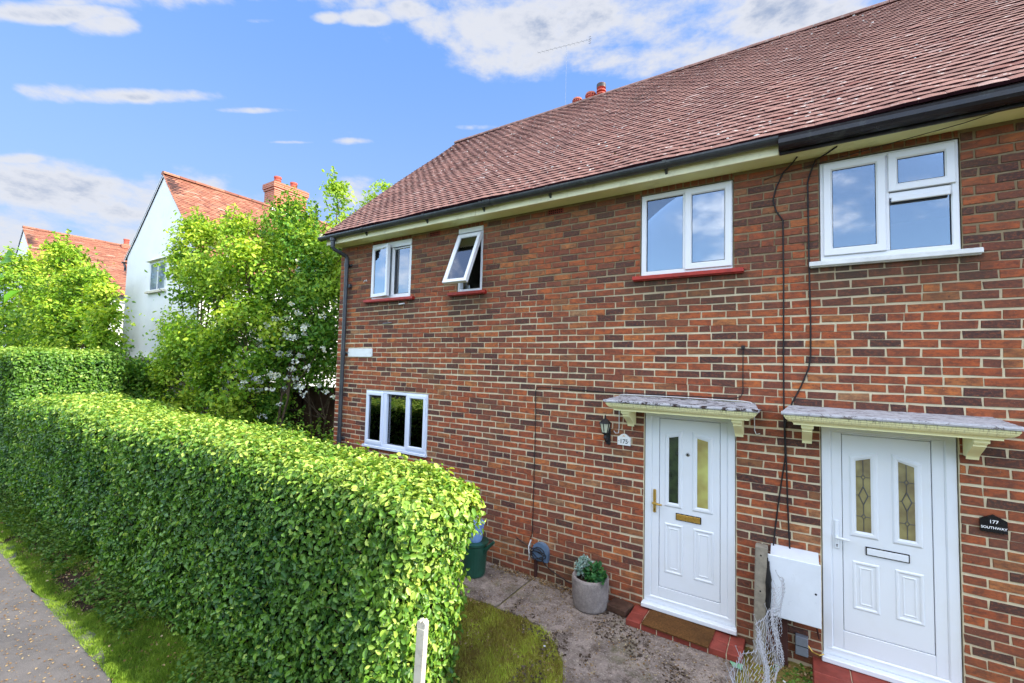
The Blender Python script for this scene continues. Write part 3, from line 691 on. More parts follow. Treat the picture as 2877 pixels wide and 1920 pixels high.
# w4: first floor right, side light plus two stacked lights
w = MB(); w.ring(6.642, 7.553, 3.565, 4.463, .046, WY, .08, .008); w.bbox(7.095, 7.125, WY+.001, .079, 3.611, 4.417, .004); w.bbox(7.125, 7.507, WY+.001, .079, 4.055, 4.10, .004)
w.bbox(7.135, 7.50, -.012, WY, 4.015, 4.052, .005)
W4 = tag(w.build('window', 'white_upvc', HOUSE), 'white three-light window with a small top opener above a white sill')
q = MB(); q.ring(6.668, 7.100, 3.608, 4.442, .064, WY-.02, .035, .012); q.build('sash', 'white_upvc', W4)
q = MB(); q.ring(7.118, 7.532, 4.108, 4.442, .062, WY-.02, .035, .012); q.build('sash', 'white_upvc', W4)
pane(6.731, 7.037, 3.671, 4.379, .01, W4); pane(7.179, 7.471, 4.169, 4.381, .01, W4); pane(7.126, 7.506, 3.612, 4.054, .04, W4)
sill(6.555, 7.665, 'white_sill', W4, 3.513)
# w1: left first-floor window, left sash ajar
w = MB(); w.ring(.592, 1.478, 3.565, 4.463, .045, WY, .08, .008); w.bbox(1.035, 1.065, WY+.001, .079, 3.61, 4.418, .004); w.bbox(.59, 1.48, -.004, WY, 4.375, 4.468, .004)
W1 = tag(w.build('window', 'white_upvc', HOUSE), 'white two-light window with its left sash ajar above a red sill')
q = MB(); q.ring(0, .455, 0, .825, .055, -.02, .032, .012); st = 0
ang = rad(-9); M4 = Matrix.Translation((.598, WY-.004, 3.60)) @ Matrix.Rotation(ang, 4, 'Z'); q.xform(M4); q.build('sash', 'white_upvc', W1)
q = MB(); q.box(.056, .399, .0, .004, .056, .769); q.xform(M4); q.build('pane', 'window_glass', W1)
pane(1.087, 1.435, 3.635, 4.37, .045, W1); sill(.47, 1.585, 'red_paint', W1)
q = MB(); q.ring(1.065, 1.44, 3.61, 4.37, .022, WY+.012, .05, .006); q.build('sash', 'white_upvc', W1)
cu = MB()
for i in range(22):
    x = .62+i*.018; cu.add([(x, .16+.02*math.sin(i*1.3), 3.6), (x+.018, .16+.02*math.sin((i+1)*1.3), 3.6), (x+.018, .16+.02*math.sin((i+1)*1.3), 4.45), (x, .16+.02*math.sin(i*1.3), 4.45)], [(0, 1, 2, 3)])
cu.box(1.09, 1.44, .14, .145, 4.2, 4.45)
cu.build('curtain', 'curtain', W1)
# w2: narrow top-hung window propped open
w = MB(); w.ring(2.418, 2.842, 3.565, 4.463, .040, WY, .08, .008); w.bbox(2.415, 2.845, -.004, WY, 4.40, 4.468, .004)
W2 = tag(w.build('window', 'white_upvc', HOUSE), 'narrow white window with its top-hung sash pushed wide open')
q = MB(); q.ring(0, .405, -.80, 0, .056, -.022, .030, .012)
M4 = Matrix.Translation((2.428, -.006, 4.375)) @ Matrix.Rotation(rad(-23), 4, 'X'); q.xform(M4); q.build('sash', 'white_upvc', W2)
q = MB(); q.box(.056, .349, .0, .004, -.744, -.056); q.xform(M4); q.build('pane', 'window_glass', W2)
sill(2.28, 2.935, 'red_paint', W2)
cu = MB(); cu.bbox(2.46, 2.54, .12, .14, 3.61, 3.68, .004); cu.tube([(2.465, .14, 3.6), (2.465, .14, 4.37)], .008)
cu.build('window_catch', 'steel', W2)
# w0: ground-floor three-light kitchen window
w = MB(); w.ring(.583, 1.927, 1.235, 2.093, .042, -.004, .08, .008); w.bbox(.995, 1.065, -.003, .079, 1.277, 2.051, .004); w.bbox(1.48, 1.53, -.003, .079, 1.277, 2.051, .004)
W0 = tag(w.build('window', 'blue_white_upvc', HOUSE), 'pale blue-white three-light kitchen window above the hedge')
q = MB(); q.ring(.607, 1.0, 1.26, 2.07, .052, -.022, .03, .010); q.build('sash', 'blue_white_upvc', W0)
q = MB(); q.ring(1.525, 1.905, 1.26, 2.07, .052, -.022, .03, .010); q.build('sash', 'blue_white_upvc', W0)
pane(.659, .948, 1.312, 2.018, .01, W0); pane(1.066, 1.479, 1.278, 2.05, .045, W0); pane(1.577, 1.853, 1.312, 2.018, .01, W0)
p = MB(); p.bbox(.56, 1.95, -.04, .03, 1.195, 1.232, .004); p.build('sill', 'blue_white_upvc', W0)
p = MB(); p.tube([(1.55, .06, 1.62), (1.56, .10, 1.62), (1.56, .10, 1.50)], .009); p.build('window_handle', 'steel', W0)
# things seen standing inside, on the sills
it = MB(); it.lathe([(.03, 0), (.035, .09), (.02, .11), (.045, .13), (.045, .17), (.02, .19)], 1.30, .14, 3.62, 14, 0); tag(it.build('toy', 'toy_pink'), 'pink toy standing behind the glass of the upper left window', 'toy')
it = MB(); it.lathe([(.05, 0), (.055, .05), (.03, .10)], 1.18, .15, 3.62, 14, 0); tag(it.build('toy', 'toy_green'), 'green toy standing behind the glass of the upper left window', 'toy')
it = MB(); it.bbox(.2, 2.3, .9, 1.5, .2, 1.22, .01, 0); it.bbox(.1, .88, .32, .38, 1.66, 2.1, .01, 1); it.bbox(1.1, 1.4, .95, 1.3, 1.225, 1.42, .02, 1); it.tube([(.95, .95, 1.22), (.95, .95, 1.45), (.95, .85, 1.5)], .015, 8, 2)
tag(it.build('kitchen_counter', ['worktop', 'kitchen_white', 'steel']), 'dark kitchen counter seen through the ground-floor window', 'counter')

# ---- front doors
def pents(x0, x1, z0, zl, zr): return [(x0, z0), (x1, z0), (x1, zr), (x0, zl)]
def raised(mb, outer, inner, y, h, mi=0):
    """moulding: a sloped band between two outlines, standing h proud of y"""
    n = len(outer); vs = [(p[0], y, p[1]) for p in outer]+[(p[0]+(q[0]-p[0])*.3, y-h, p[1]+(q[1]-p[1])*.3) for p, q in zip(outer, inner)]+[(p[0]+(q[0]-p[0])*.65, y-h, p[1]+(q[1]-p[1])*.65) for p, q in zip(outer, inner)]+[(q[0], y-h*.2, q[1]) for q in inner]
    mb.add(vs, [(r_*n+k, r_*n+(k+1) % n, (r_+1)*n+(k+1) % n, (r_+1)*n+k) for r_ in range(3) for k in range(n)], mi)
def door(x, zb, fx0, fx1, ftop, lx0, lx1, lz0, lz1, ups, dns, lp, hd, spy, leaded, label, sillz, extra=0):
    FY = .018; LY = .030
    lf = MB(); lf.bbox(lx0, lx1, LY, .075, lz0, lz1, .004)
    D = tag(None, None) if False else None
    for (ox0, ox1, oz0, ozl, ozr, ix0, ix1, iz0, izl, izr) in ups: raised(lf, pents(ox0, ox1, oz0, ozl, ozr), pents(ix0, ix1, iz0, izl, izr), LY, .010)
    for (ox0, ox1, oz0, oz1) in dns:
        raised(lf, pents(ox0, ox1, oz0, oz1, oz1), pents(ox0+.028, ox1-.028, oz0+.028, oz1-.028, oz1-.028), LY, .007)
        raised(lf, pents(ox0+.045, ox1-.045, oz0+.045, oz1-.045, oz1-.045), pents(ox0+.06, ox1-.06, oz0+.06, oz1-.06, oz1-.06), LY, .004)
    D = tag(lf.build('front_door', 'door_white', HOUSE), label)
    fr = MB(); g = .004
    fr.ring(fx0, fx1, sillz, ftop, .072, FY, .10, .010, 0)
    wl, wr, wtp, wbt = lx0-g-fx0-.072, fx1-.072-lx1-g, ftop-.072-lz1-g, lz0-g-sillz-.072
    a, b, c_, d_ = fx0+.0725, fx1-.0725, sillz+.0725, ftop-.0725
    fr.bbox(a, lx0-g, LY-.004, .09, c_, d_, .003); fr.bbox(lx1+g, b, LY-.004, .09, c_, d_, .003); fr.bbox(lx0-g+.0005, lx1+g-.0005, LY-.004, .09, lz1+g, d_, .003); fr.bbox(lx0-g+.0005, lx1+g-.0005, LY-.004, .09, c_, lz0-g, .003)
    fr.box(lx0-g, lx1+g, .05, .089, lz0-g, lz1+g, 1)
    # mitred bottom rail line
    fr.bbox(fx0+.03, fx1-.03, LY-.014, FY-.0005, c_-.02, c_-.012, .002)
    tag(fr.build('door_frame', ['door_white', 'dark_gap'], D), 'white plastic door frame')
    th = MB(); th.bbox(fx0-.015, fx1+.015, -.045, .06, sillz-.045, sillz-.001, .006); th.build('threshold', 'door_white', D)
    for i, (ox0, ox1, oz0, ozl, ozr, ix0, ix1, iz0, izl, izr) in enumerate(ups):
        gm = MB(); q = pents(ix0, ix1, iz0, izl, izr); gm.prism([(p[0], p[1]) for p in q], LY-.004, LY-.001, 'y', 0)
        mt = 'leaded_glass' if leaded else ('dark_door_glass' if i == 0 else 'obscure_glass')
        G = tag(gm.build('glass_panel', mt, D), 'dark glass panel' if mt == 'dark_door_glass' else ('yellow-green obscured glass panel' if mt == 'obscure_glass' else 'leaded glass panel with diamond pattern'))
        lm = MB(); mx = (ix0+ix1)/2; yy = LY-.0055; tt = (izl+izr)/2
        if leaded:
            hw = (ix1-ix0)/2
            def bar(p, q_, r_=.0028): lm.tube([(p[0], yy, p[1]), (q_[0], yy, q_[1])], r_, 5)
            for zc, hh, ww in ((tt-.145, .022, .3), (tt-.30, .075, .62), (tt-.475, .022, .3)):
                pts = [(mx, zc+hh), (mx+hw*ww, zc), (mx, zc-hh), (mx-hw*ww, zc)]
                for k in range(4): bar(pts[k], pts[(k+1) % 4], .004 if hh > .05 else .003)
                bar((ix0, zc), pts[3]); bar(pts[1], (ix1, zc))
            bar((mx, tt), (mx, tt-.123)); bar((mx, tt-.167), (mx, tt-.225)); bar((mx, tt-.375), (mx, tt-.453)); bar((mx, tt-.497), (mx, iz0+.002))
        if lm.v: lm.build('glass_leading', 'lead_came', D)
    # letter plate
    l = MB(); l.bbox(lp[0], lp[1], LY-.010, LY-.0005, lp[2], lp[3], .003, 0); l.bbox(lp[0]+.008, lp[1]-.008, LY-.016, LY-.0105, lp[2]+.008, lp[3]-.008, .003, 1)
    l.build('letter_plate', ['sign_black', 'brass' if not leaded else 'door_white'], D)
    h = MB(); hm = 'brass' if not leaded else 'door_white'
    hx = hd; h.bbox(hx-.015, hx+.015, LY-.020, LY-.0045, 1.05, 1.29, .006, 0); h.tube([(hx, LY-.018, 1.155), (hx, LY-.058, 1.155)], .009, 10, 0)
    h.tube([(hx-.012, LY-.056, 1.155), (hx+.03, LY-.060, 1.153), (hx+.085, LY-.054, 1.148)], [.010, .012, .0085], 10, 0)
    h.lathe([(.006, 0), (.006, .004)], hx, LY-.021, 1.085, 8, 1); h.box(hx-.003, hx+.003, LY-.0215, LY-.0202, 1.068, 1.085, 1)
    h.build('handle', [hm, 'dark_gap'], D)
    if spy:
        sp = MB(); M4 = Matrix.Translation((spy[0], LY-.0005, spy[1])) @ Matrix.Rotation(rad(90), 4, 'X'); sp.lathe([(.020, 0), (.020, .003), (.013, .007)], 0, 0, 0, 18, 0); sp.lathe([(.008, .008), (.006, .010)], 0, 0, 0, 12, 1); sp.xform(M4)
        sp.build('spyhole', ['steel', 'dark_gap'], D)
    return D
D1 = door(0, 0, 5.082, 5.948, 2.118, 5.232, 5.812, .305, 2.035,
     [(5.282, 5.462, 1.13, 1.885, 1.93, 5.328, 5.420, 1.18, 1.842, 1.862), (5.553, 5.752, 1.13, 1.93, 1.885, 5.603, 5.703, 1.18, 1.862, 1.84)],
     [(5.285, 5.470, .46, .965), (5.567, 5.760, .46, .965)], (5.398, 5.642, 1.015, 1.085), 5.185, (5.512, 1.69), False,
     'white front door with gold letter plate and one dark, one yellow glass panel', .125)
D2 = door(0, 0, 6.632, 7.498, 2.118, 6.778, 7.35, .375, 2.03,
     [(6.825, 7.020, 1.175, 1.855, 1.905, 6.872, 6.970, 1.228, 1.815, 1.845), (7.105, 7.295, 1.175, 1.905, 1.85, 7.15, 7.248, 1.225, 1.845, 1.812)],
     [(6.84, 7.02, .575, .975), (7.117, 7.295, .575, .975)], (6.93, 7.21, 1.042, 1.112), 6.735, None, True,
     'white front door with leaded diamond glass panels and a white letter plate outlined in black', .145)
t = NT('cream_edge', .55, .3)
n = t.noise(26, 5, .75, t.map((3.5, 1, .5))); c = t.mix(t.rng(n, .50, .68, 0, .85), (.82, .79, .46), (.13, .10, .055))
msk = t.math('MULTIPLY', t.rng(t.sepz(2), 2.13, 2.20), 1.0); c = t.mix(msk, t.mix(t.rng(t.noise(4, 3), .5, .8, 0, .25), (.84, .81, .48), (.5, .48, .28)), c); t.set('Base Color', c); t.bump(t.noise(30, 3), .2, .004); MAT['cream_edge'] = t.m
# ---- canopies over the doors
def canopy(xc, topmat, label, streak):
    x0, x1 = xc-.70, xc+.70; m = MB()
    def slab(xa, xb, ya, z0, z1, mi, c=.006): m.bbox(xa, xb, ya, -.001, z0, z1, c, mi)
    # weathered top sheet, slightly dished
    nx, ny = 40, 10; vs = []; 
    for j in range(ny+1):
        for i in range(nx+1):
            u = i/nx; v = j/ny; ins = .05*v
            x = x0+ins+(x1-x0-2*ins)*u; y = -.40*(1-v)-.0
            z = 2.228+.030*v+random.uniform(-.002, .002); vs.append((x, y, z))
    m.add(vs, [(j*(nx+1)+i, j*(nx+1)+i+1, (j+1)*(nx+1)+i+1, (j+1)*(nx+1)+i) for j in range(ny) for i in range(nx)], 1, .5)
    pr = [(-.408, 2.203), (-.412, 2.215), (-.408, 2.228), (-.40, 2.231), (-.02, 2.2), (-.001, 2.2), (-.001, 2.203)]
    m.prism(pr, x0-.006, x1+.006, 'x', 1)
    m.bbox(x0+.012, x1-.012, -.39, -.001, 2.180, 2.2025, .006, 0)
    # cove moulding under the edge, mitred round the front
    lv = [(.018, 2.180), (.022, 2.170), (.040, 2.152), (.070, 2.140), (.080, 2.128), (.080, 2.118)]
    for k in range(len(lv)-1):
        (a, za), (b, zb_) = lv[k], lv[k+1]
        A = [(x0+a, -.001, za), (x0+a, -.40+a, za), (x1-a, -.40+a, za), (x1-a, -.001, za)]; Bq = [(x0+b, -.001, zb_), (x0+b, -.40+b, zb_), (x1-b, -.40+b, zb_), (x1-b, -.001, zb_)]
        m.add(A+Bq, [(i, i+1, 5+i, 4+i) for i in range(3)], 0)
    a = lv[-1][0]; m.add([(x0+a, -.001, 2.118), (x0+a, -.40+a, 2.118), (x1-a, -.40+a, 2.118), (x1-a, -.001, 2.118)], [(0, 1, 2, 3)], 0)
    C = m.build('door_canopy', ['cream_edge', topmat], HOUSE); tag(C, label)
    for bx in (xc-.52, xc+.52):
        b = MB(); q = [(-.001, 2.117)]
        q += [(-.27, 2.117), (-.27, 2.10), (-.262, 2.092), (-.262, 2.078), (-.235, 2.068), (-.235, 2.055)]
        for k in range(9):
            t_ = k/8; q.append((-.215+.15*math.sin(t_*math.pi/2)*1.0, 2.05-.115*t_**.8*1.0-.0))
        q += [(-.075, 1.955), (-.001, 1.955)]
        b.prism(q, bx-.036, bx+.036, 'x'); b.bbox(bx-.044, bx+.044, -.278, -.20, 2.085, 2.1165, .004)
        b.build('bracket', 'cream_edge', C)
    return C
C1 = canopy(5.47, 'canopy_top_moss', 'cream moulded door canopy with dark moss patches on top', 0)
C2 = canopy(7.045, 'canopy_top_peel', 'cream moulded door canopy with peeling grey top and dirty drip streaks', 1)

# ================================================================== THINGS FIXED TO THE WALL
def cable(name, pts, r, label, mat='black_cable', extra=None):
    m = MB(); m.tube(pts, r, 6)
    if extra: extra(m)
    return tag(m.build(name, mat), label, 'cable')
yc = -.008
cable('cable', [(6.47, -.10, 4.524), (6.43, -.03, 4.50), (6.36, yc, 4.44), (6.30, yc, 4.30), (6.275, yc, 4.19), (6.30, yc, 4.08), (6.355, yc, 3.98), (6.357, yc, 3.4), (6.352, yc, 2.7), (6.352, yc, 2.2), (6.36, yc, 1.78), (6.335, yc, 1.60), (6.31, yc, 1.41), (6.28, yc, 1.15), (6.262, -.03, .96)], .0065, 'thick black cable that drops straight down between the upper windows to the white meter cabinet')
cable('cable', [(6.76, -.16, 4.524), (6.70, -.07, 4.52), (6.61, yc, 4.50), (6.565, yc, 4.37), (6.55, yc, 4.30), (6.555, yc, 3.55), (6.562, yc, 3.0), (6.56, yc, 2.72), (6.545, yc, 2.60), (6.48, yc, 2.42), (6.42, yc, 2.29), (6.375, yc, 2.15), (6.358, -.02, 2.05), (6.368, -.02, 1.77), (6.375, yc, 1.4), (6.39, -.02, .97)], .0065, 'black cable beside the right upper window that slants left past the grey-topped canopy')
cable('cable', [(6.02, yc, 2.795), (6.018, yc, 2.5), (6.018, yc, 2.36), (6.0, yc, 2.31), (5.93, yc, 2.292), (5.4, yc, 2.287), (4.63, yc, 2.282), (3.80, yc, 2.30), (3.755, yc, 2.29), (3.735, yc, 2.25), (3.74, yc, 1.6), (3.735, yc, .95), (3.73, yc, .52), (3.70, -.01, .43)], .0045, 'thin black cable looping over the mossy canopy and down to the round blue box')
cable('cable', [(9.2, -.236, 4.60), (8.0, -.24, 4.57), (7.55, -.16, 4.51), (6.8, -.03, 4.475), (6.4, yc, 4.44), (6.2, yc, 4.40)], .003, 'thin dark wire running along the cream eaves to the right window')
cable('cable', [(4.74, yc, 1.86), (4.76, yc, 1.835), (4.795, yc, 1.84), (4.80, yc, 1.90), (4.80, yc, 2.22), (4.81, yc, 2.262), (4.85, yc, 2.268), (5.4, -.012, 2.272), (6.02, -.012, 2.27), (6.09, -.03, 2.262), (6.115, -.03, 2.23), (6.115, yc, 2.0), (6.13, yc, 1.965), (6.16, yc, 1.975)], .0045, 'white cable laid round the mossy canopy with a hooked end on each side', 'white_cable')
cl = MB(); cl.box(6.005, 6.035, -.02, -.0005, 2.775, 2.805)
tag(cl.build('cable_clip', 'black_plastic'), 'small black clip above the mossy door canopy', 'clip')
# lantern
LM = empty('wall_lantern', (4.68, 0, 1.75), 'small black coach lantern on the wall left of the left door', 'lamp')
m = MB()
def fr(n, pts): return [(4.68+p[0]*math.cos(6.283*(k+.5)/n), -.115+p[0]*math.sin(6.283*(k+.5)/n), p[1]) for p in pts for k in range(n)]
n = 6
g = MB(); g.add(fr(n, [(.033, 1.845), (.056, 1.945)]), [(k, (k+1) % n, n+(k+1) % n, n+k) for k in range(n)]); g.build('glass', 'lamp_glass', LM)
for k in range(n):
    a = 6.283*(k+.5)/n; m.tube([(4.68+.034*math.cos(a), -.115+.034*math.sin(a), 1.845), (4.68+.058*math.cos(a), -.115+.058*math.sin(a), 1.948)], .005, 5)
m.add(fr(n, [(.066, 1.945), (.062, 1.955), (.02, 1.995)])+[(4.68, -.115, 2.0)], [(k, (k+1) % n, n+(k+1) % n, n+k) for k in range(n)]+[(n+k, n+(k+1) % n, 2*n+(k+1) % n, 2*n+k) for k in range(n)]+[(2*n+k, 2*n+(k+1) % n, 3*n) for k in range(n)]+[tuple(range(n))])
m.lathe([(.006, 0), (.014, .01), (.008, .02), (.012, .03), (.002, .045)], 4.68, -.115, 1.995, 10)
m.lathe([(.005, 0), (.018, .02), (.012, .05), (.036, .07), (.038, .08)], 4.68, -.115, 1.768, 12)
m.build('frame', 'black_plastic', LM)
b = MB(); b.tube([(4.68, -.115, 1.775), (4.68, -.09, 1.745), (4.68, -.05, 1.74), (4.68, -.02, 1.78)], .009, 8); b.bbox(4.655, 4.705, -.02, -.001, 1.70, 1.90, .006); b.build('bracket', 'black_plastic', LM)
# house signs
def text_mesh(txt, size, x, z, y, name, mat, parent, ex=.0012, sx=1.0):
    cu = bpy.data.curves.new(name, 'FONT'); cu.body = txt; cu.size = size; cu.align_x = 'CENTER'; cu.align_y = 'CENTER'; cu.extrude = ex; cu.offset = .0004
    o = bpy.data.objects.new('tmp', cu); COL.objects.link(o); dg = bpy.context.evaluated_depsgraph_get(); dg.update()
    me = bpy.data.meshes.new_from_object(o.evaluated_get(dg)); bpy.data.objects.remove(o)
    me.transform(Matrix.Translation((x, y, z)) @ Matrix.Rotation(rad(90), 4, 'X') @ Matrix.Diagonal((sx, 1, 1, 1))); me.materials.clear(); me.materials.append(MAT[mat]); me.name = name
    return link(me, name, parent)
S1_ = empty('house_number_sign', (4.86, 0, 1.70), 'white arched house number plate reading 175 beside the left door', 'sign')
m = MB(); q = [(4.788, 1.715), (4.932, 1.715), (4.932, 1.802), (4.918, 1.806), (4.905, 1.818)]+[(4.86+.042*math.cos(a), 1.812+.026*math.sin(a)) for a in [math.pi*k/8 for k in range(9)]]+[(4.815, 1.818), (4.802, 1.806), (4.788, 1.802)]
m.prism(q, -.022, -.002, 'y'); m.build('plate', 'sign_white', S1_)
text_mesh('\u00b7175\u00b7', .066, 4.86, 1.755, -.0235, 'lettering', 'sign_ink', S1_, sx=.95)
em = MB(); em.prism([(4.845, 1.806), (4.852, 1.818), (4.86, 1.825), (4.868, 1.818), (4.875, 1.806), (4.86, 1.812)], -.0235, -.0222, 'y'); em.build('emblem', 'sign_gold', S1_)
S2_ = empty('house_number_sign', (7.68, 0, 1.40), 'black peaked slate sign reading 177 SOUTHWAY right of the leaded door', 'sign')
m = MB(); m.prism([(7.608, 1.405), (7.752, 1.405), (7.752, 1.497), (7.715, 1.517), (7.68, 1.535), (7.645, 1.517), (7.608, 1.497)], -.020, -.002, 'y'); m.build('plate', 'sign_black', S2_)
text_mesh('177', .034, 7.68, 1.482, -.0212, 'lettering', 'sign_letter', S2_, sx=1.0); text_mesh('SOUTHWAY', .0245, 7.68, 1.438, -.0212, 'lettering', 'sign_letter', S2_, sx=1.0)
m = MB(); q = []
for cx_, cz_, a0 in ((.69-.022, 2.745, 0), (.115, 2.745, 1), (.115, 2.652, 2), (.69-.022, 2.652, 3)):
    for k in range(5): a = math.pi/2*(a0+k/4); q.append((cx_+.022*math.cos(a), cz_+.022*math.sin(a)))
m.prism(q, -.018, -.001, 'y'); m.lathe([(.006, 0), (.006, .005)], .115, -.02, 2.69, 8, 1); m.lathe([(.006, 0), (.006, .005)], .66, -.02, 2.69, 8, 1)
tag(m.build('street_sign', ['plaque_white', 'rusty_brown']), 'blank white rounded plaque low on the wall by the blue-grey downpipe', 'sign')
# meter cabinet
MC = empty('meter_cabinet', (6.4, 0, .43), 'white electricity meter cabinet on the wall between the two doors', 'cabinet')
m = MB(); m.bbox(6.245, 6.60, -.165, -.001, .47, .945, .006); m.add([(6.245, -.001, .985), (6.60, -.001, .985), (6.245, -.165, .9455), (6.60, -.165, .9455), (6.245, -.001, .9455), (6.60, -.001, .9455)], [(0, 1, 3, 2), (0, 2, 4), (1, 5, 3)]); m.build('cabinet_body', 'cabinet_white', MC)
m = MB(); m.bbox(6.222, 6.612, -.186, -.166, .425, .948, .006, 0); M = len(m.v); m.lathe([(.009, 0), (.006, .004)], 0, 0, 0, 10, 1); m.xform(Matrix.Translation((6.575, -.1865, .70)) @ Matrix.Rotation(rad(90), 4, 'X'), M)
m.build('cabinet_door', ['cabinet_white', 'dark_gap'], MC)
m = MB(); m.bbox(6.30, 6.37, -.12, -.02, .0, .47, .004); m.tube([(6.58, -.03, .46), (6.585, -.04, .35), (6.60, -.035, .27)], .007)
m.build('cable_duct', 'rusty_brown', MC)
m = MB(); m.bbox(6.425, 6.52, -.06, -.001, .095, .255, .006); m.bbox(6.423, 6.522, -.063, -.0605, .176, .181, .0008, 1)
tag(m.build('junction_box', ['grey_plastic', 'dark_gap']), 'small grey junction box below the white meter cabinet', 'box')
m = MB(); m.tube([(6.52, -.04, .19), (6.55, -.06, .16), (6.60, -.07, .155), (6.63, -.05, .165)], .006); tag(m.build('earth_wire', 'brass'), 'short yellow wire from the grey junction box to the door frame', 'wire')
# round blue-grey box on a brown pipe
BX = empty('cable_box', (3.86, 0, .2), 'round-topped blue-grey cable box low on the brick wall', 'box')
m = MB(); q = [(3.765, .235), (3.965, .235)]+[(3.865+.105*math.cos(a), .345+.100*math.sin(a)) for a in [math.pi*k/14 for k in range(15)]]
m.prism(q, -.055, -.001, 'y'); m.build('box_cover', 'box_bluegrey', BX)
m = MB(); m.tube([(3.80, -.03, .24), (3.80, -.03, .03)], .020, 10); m.tube([(3.80, -.03, .235), (3.80, -.03, .20)], .025, 10); m.build('pipe', 'rusty_brown', BX)
m = MB()
pts = []
for k in range(44):
    a = k*.42; rr_ = .085+.02*math.sin(k*.7); pts.append((3.845+rr_*math.cos(a)*1.05, -.072-.008*math.sin(k), .315+rr_*math.sin(a)*.72+.015*math.sin(k*.31)))
m.tube([(3.50, -.015, .42), (3.62, -.02, .375), (3.70, -.03, .36)]+pts+[(3.93, -.05, .21), (4.0, -.02, .15), (4.2, -.012, .08), (4.35, -.01, .05)], .0055, 5)
tag(m.build('cable_coil', 'black_cable'), 'loose coil of black cable hanging on the round blue-grey box', 'cable')
m = MB(); m.tube([(3.72, -.02, .44), (3.70, -.04, .36), (3.72, -.05, .25), (3.70, -.03, .20)], .008, 6); tag(m.build('cable_end', 'white_cable'), 'frayed white cable end beside the round blue-grey box', 'cable')
# little fixings stuck on the bricks
for x, z, w_, lab in ((1.33, 3.455, .06, 'short white stub of pipe under the upper left window'), (1.02, 3.165, .10, 'thin grey metal strip on the brick wall below the upper left window')):
    m = MB(); m.tube([(x-w_, -.012, z), (x+w_, -.02, z+.006)], .012 if w_ < .08 else .007, 8); tag(m.build('wall_fixing', 'white_cable' if w_ < .08 else 'grey_plastic'), lab, 'fixing')
m = MB(); M = []
for k in range(3): m.tube([(.40+k*.03, -.004, 3.87+.02*k), (.43+k*.03, -.012, 3.90-.01*k)], .006, 6)
tag(m.build('wall_fixing', 'white_cable'), 'small white fixing on the bricks beside the downpipe', 'fixing')

# ================================================================== GARDEN THINGS
# doorsteps of red quarry tiles
m = MB(); x = 5.00
while x < 6.02: x2 = min(x+.152, 6.04); m.bbox(x, x2-.006, -.33, -.178, .0, .062, .006); m.bbox(x, x2-.006, -.172, -.0, .0, .061, .006); x = x2
m.box(5.005, 6.03, -.325, -.002, -.02, .052, 1)
tag(m.build('doorstep', ['tile_red', 'mortar']), 'red tiled doorstep under the brown doormat', 'doorstep')
m = MB(); x = 6.55
while x < 7.6: x2 = min(x+.262, 7.62); m.bbox(x, x2-.006, -.46, -.235, .0, .098, .006); m.bbox(x, x2-.006, -.229, -.0, .0, .097, .006); x = x2
m.box(6.555, 7.61, -.455, -.002, -.02, .088, 1)
tag(m.build('doorstep', ['tile_red', 'mortar']), 'larger red tiled doorstep under the leaded door', 'doorstep')
m = MB(); nx, ny = 40, 24; vs = []
for j in range(ny+1):
    for i in range(nx+1): vs.append((-.305+.61*i/nx+random.uniform(-.003, .003), -.165+.33*j/ny+random.uniform(-.003, .003), .006+.016*min(1, 4*min(i/nx, 1-i/nx, j/ny, 1-j/ny)+.4)+random.uniform(0, .004)))
m.add(vs, [(j*(nx+1)+i, j*(nx+1)+i+1, (j+1)*(nx+1)+i+1, (j+1)*(nx+1)+i) for j in range(ny) for i in range(nx)]); m.box(-.300, .300, -.160, .160, 0, .014)
m.xform(Matrix.Translation((5.47, -.195, .063)) @ Matrix.Rotation(rad(-2.5), 4, 'Z'))
tag(m.build('doormat', 'doormat'), 'brown coir doormat on the red step of the left door', 'doormat')
m = MB(); m.bbox(-.11, .11, -.1, .1, 0, .075, .012); m.xform(Matrix.Translation((4.87, -.115, .004)) @ Matrix.Rotation(rad(-8), 4, 'Z'))
simple('mossy_brick', (.10, .055, .040), .95, .1, vs=14, var=.3, bump=.8, dirt=((.06, .07, .025), 9, .8))
tag(m.build('brick', 'mossy_brick'), 'dark mossy brick on the ground between the planter and the step', 'brick')
# stone planter with plants
m = MB(); px_, py_ = 4.575, -.215
prof = [(.165, 0), (.180, .02), (.190, .10), (.194, .20), (.196, .305), (.190, .322), (.172, .325), (.150, .30), (.150, .26)]
m.lathe(prof, px_, py_, .004, 40, 0, .006); m.lathe([(.151, .262), (.151, .266)], px_, py_, .004, 24, 1)
t = NT('planter_stone', .95, .1); c = t.mix(t.rng(t.noise(9, 6, .7), .3, .7), (.34, .30, .28), (.15, .125, .12)); c = t.mix(t.rng(t.noise(90, 3), .5, .75, 0, .6), c, (.12, .11, .10)); c = t.mix(t.rng(t.math('ADD', t.sepz(2), t.math('MULTIPLY', t.noise(6, 3), .2)), .16, .05, 0, .6), c, (.10, .085, .07)); t.set('Base Color', c); t.bump(t.noise(80, 4, .8), .8, .008); MAT['planter_stone'] = t.m
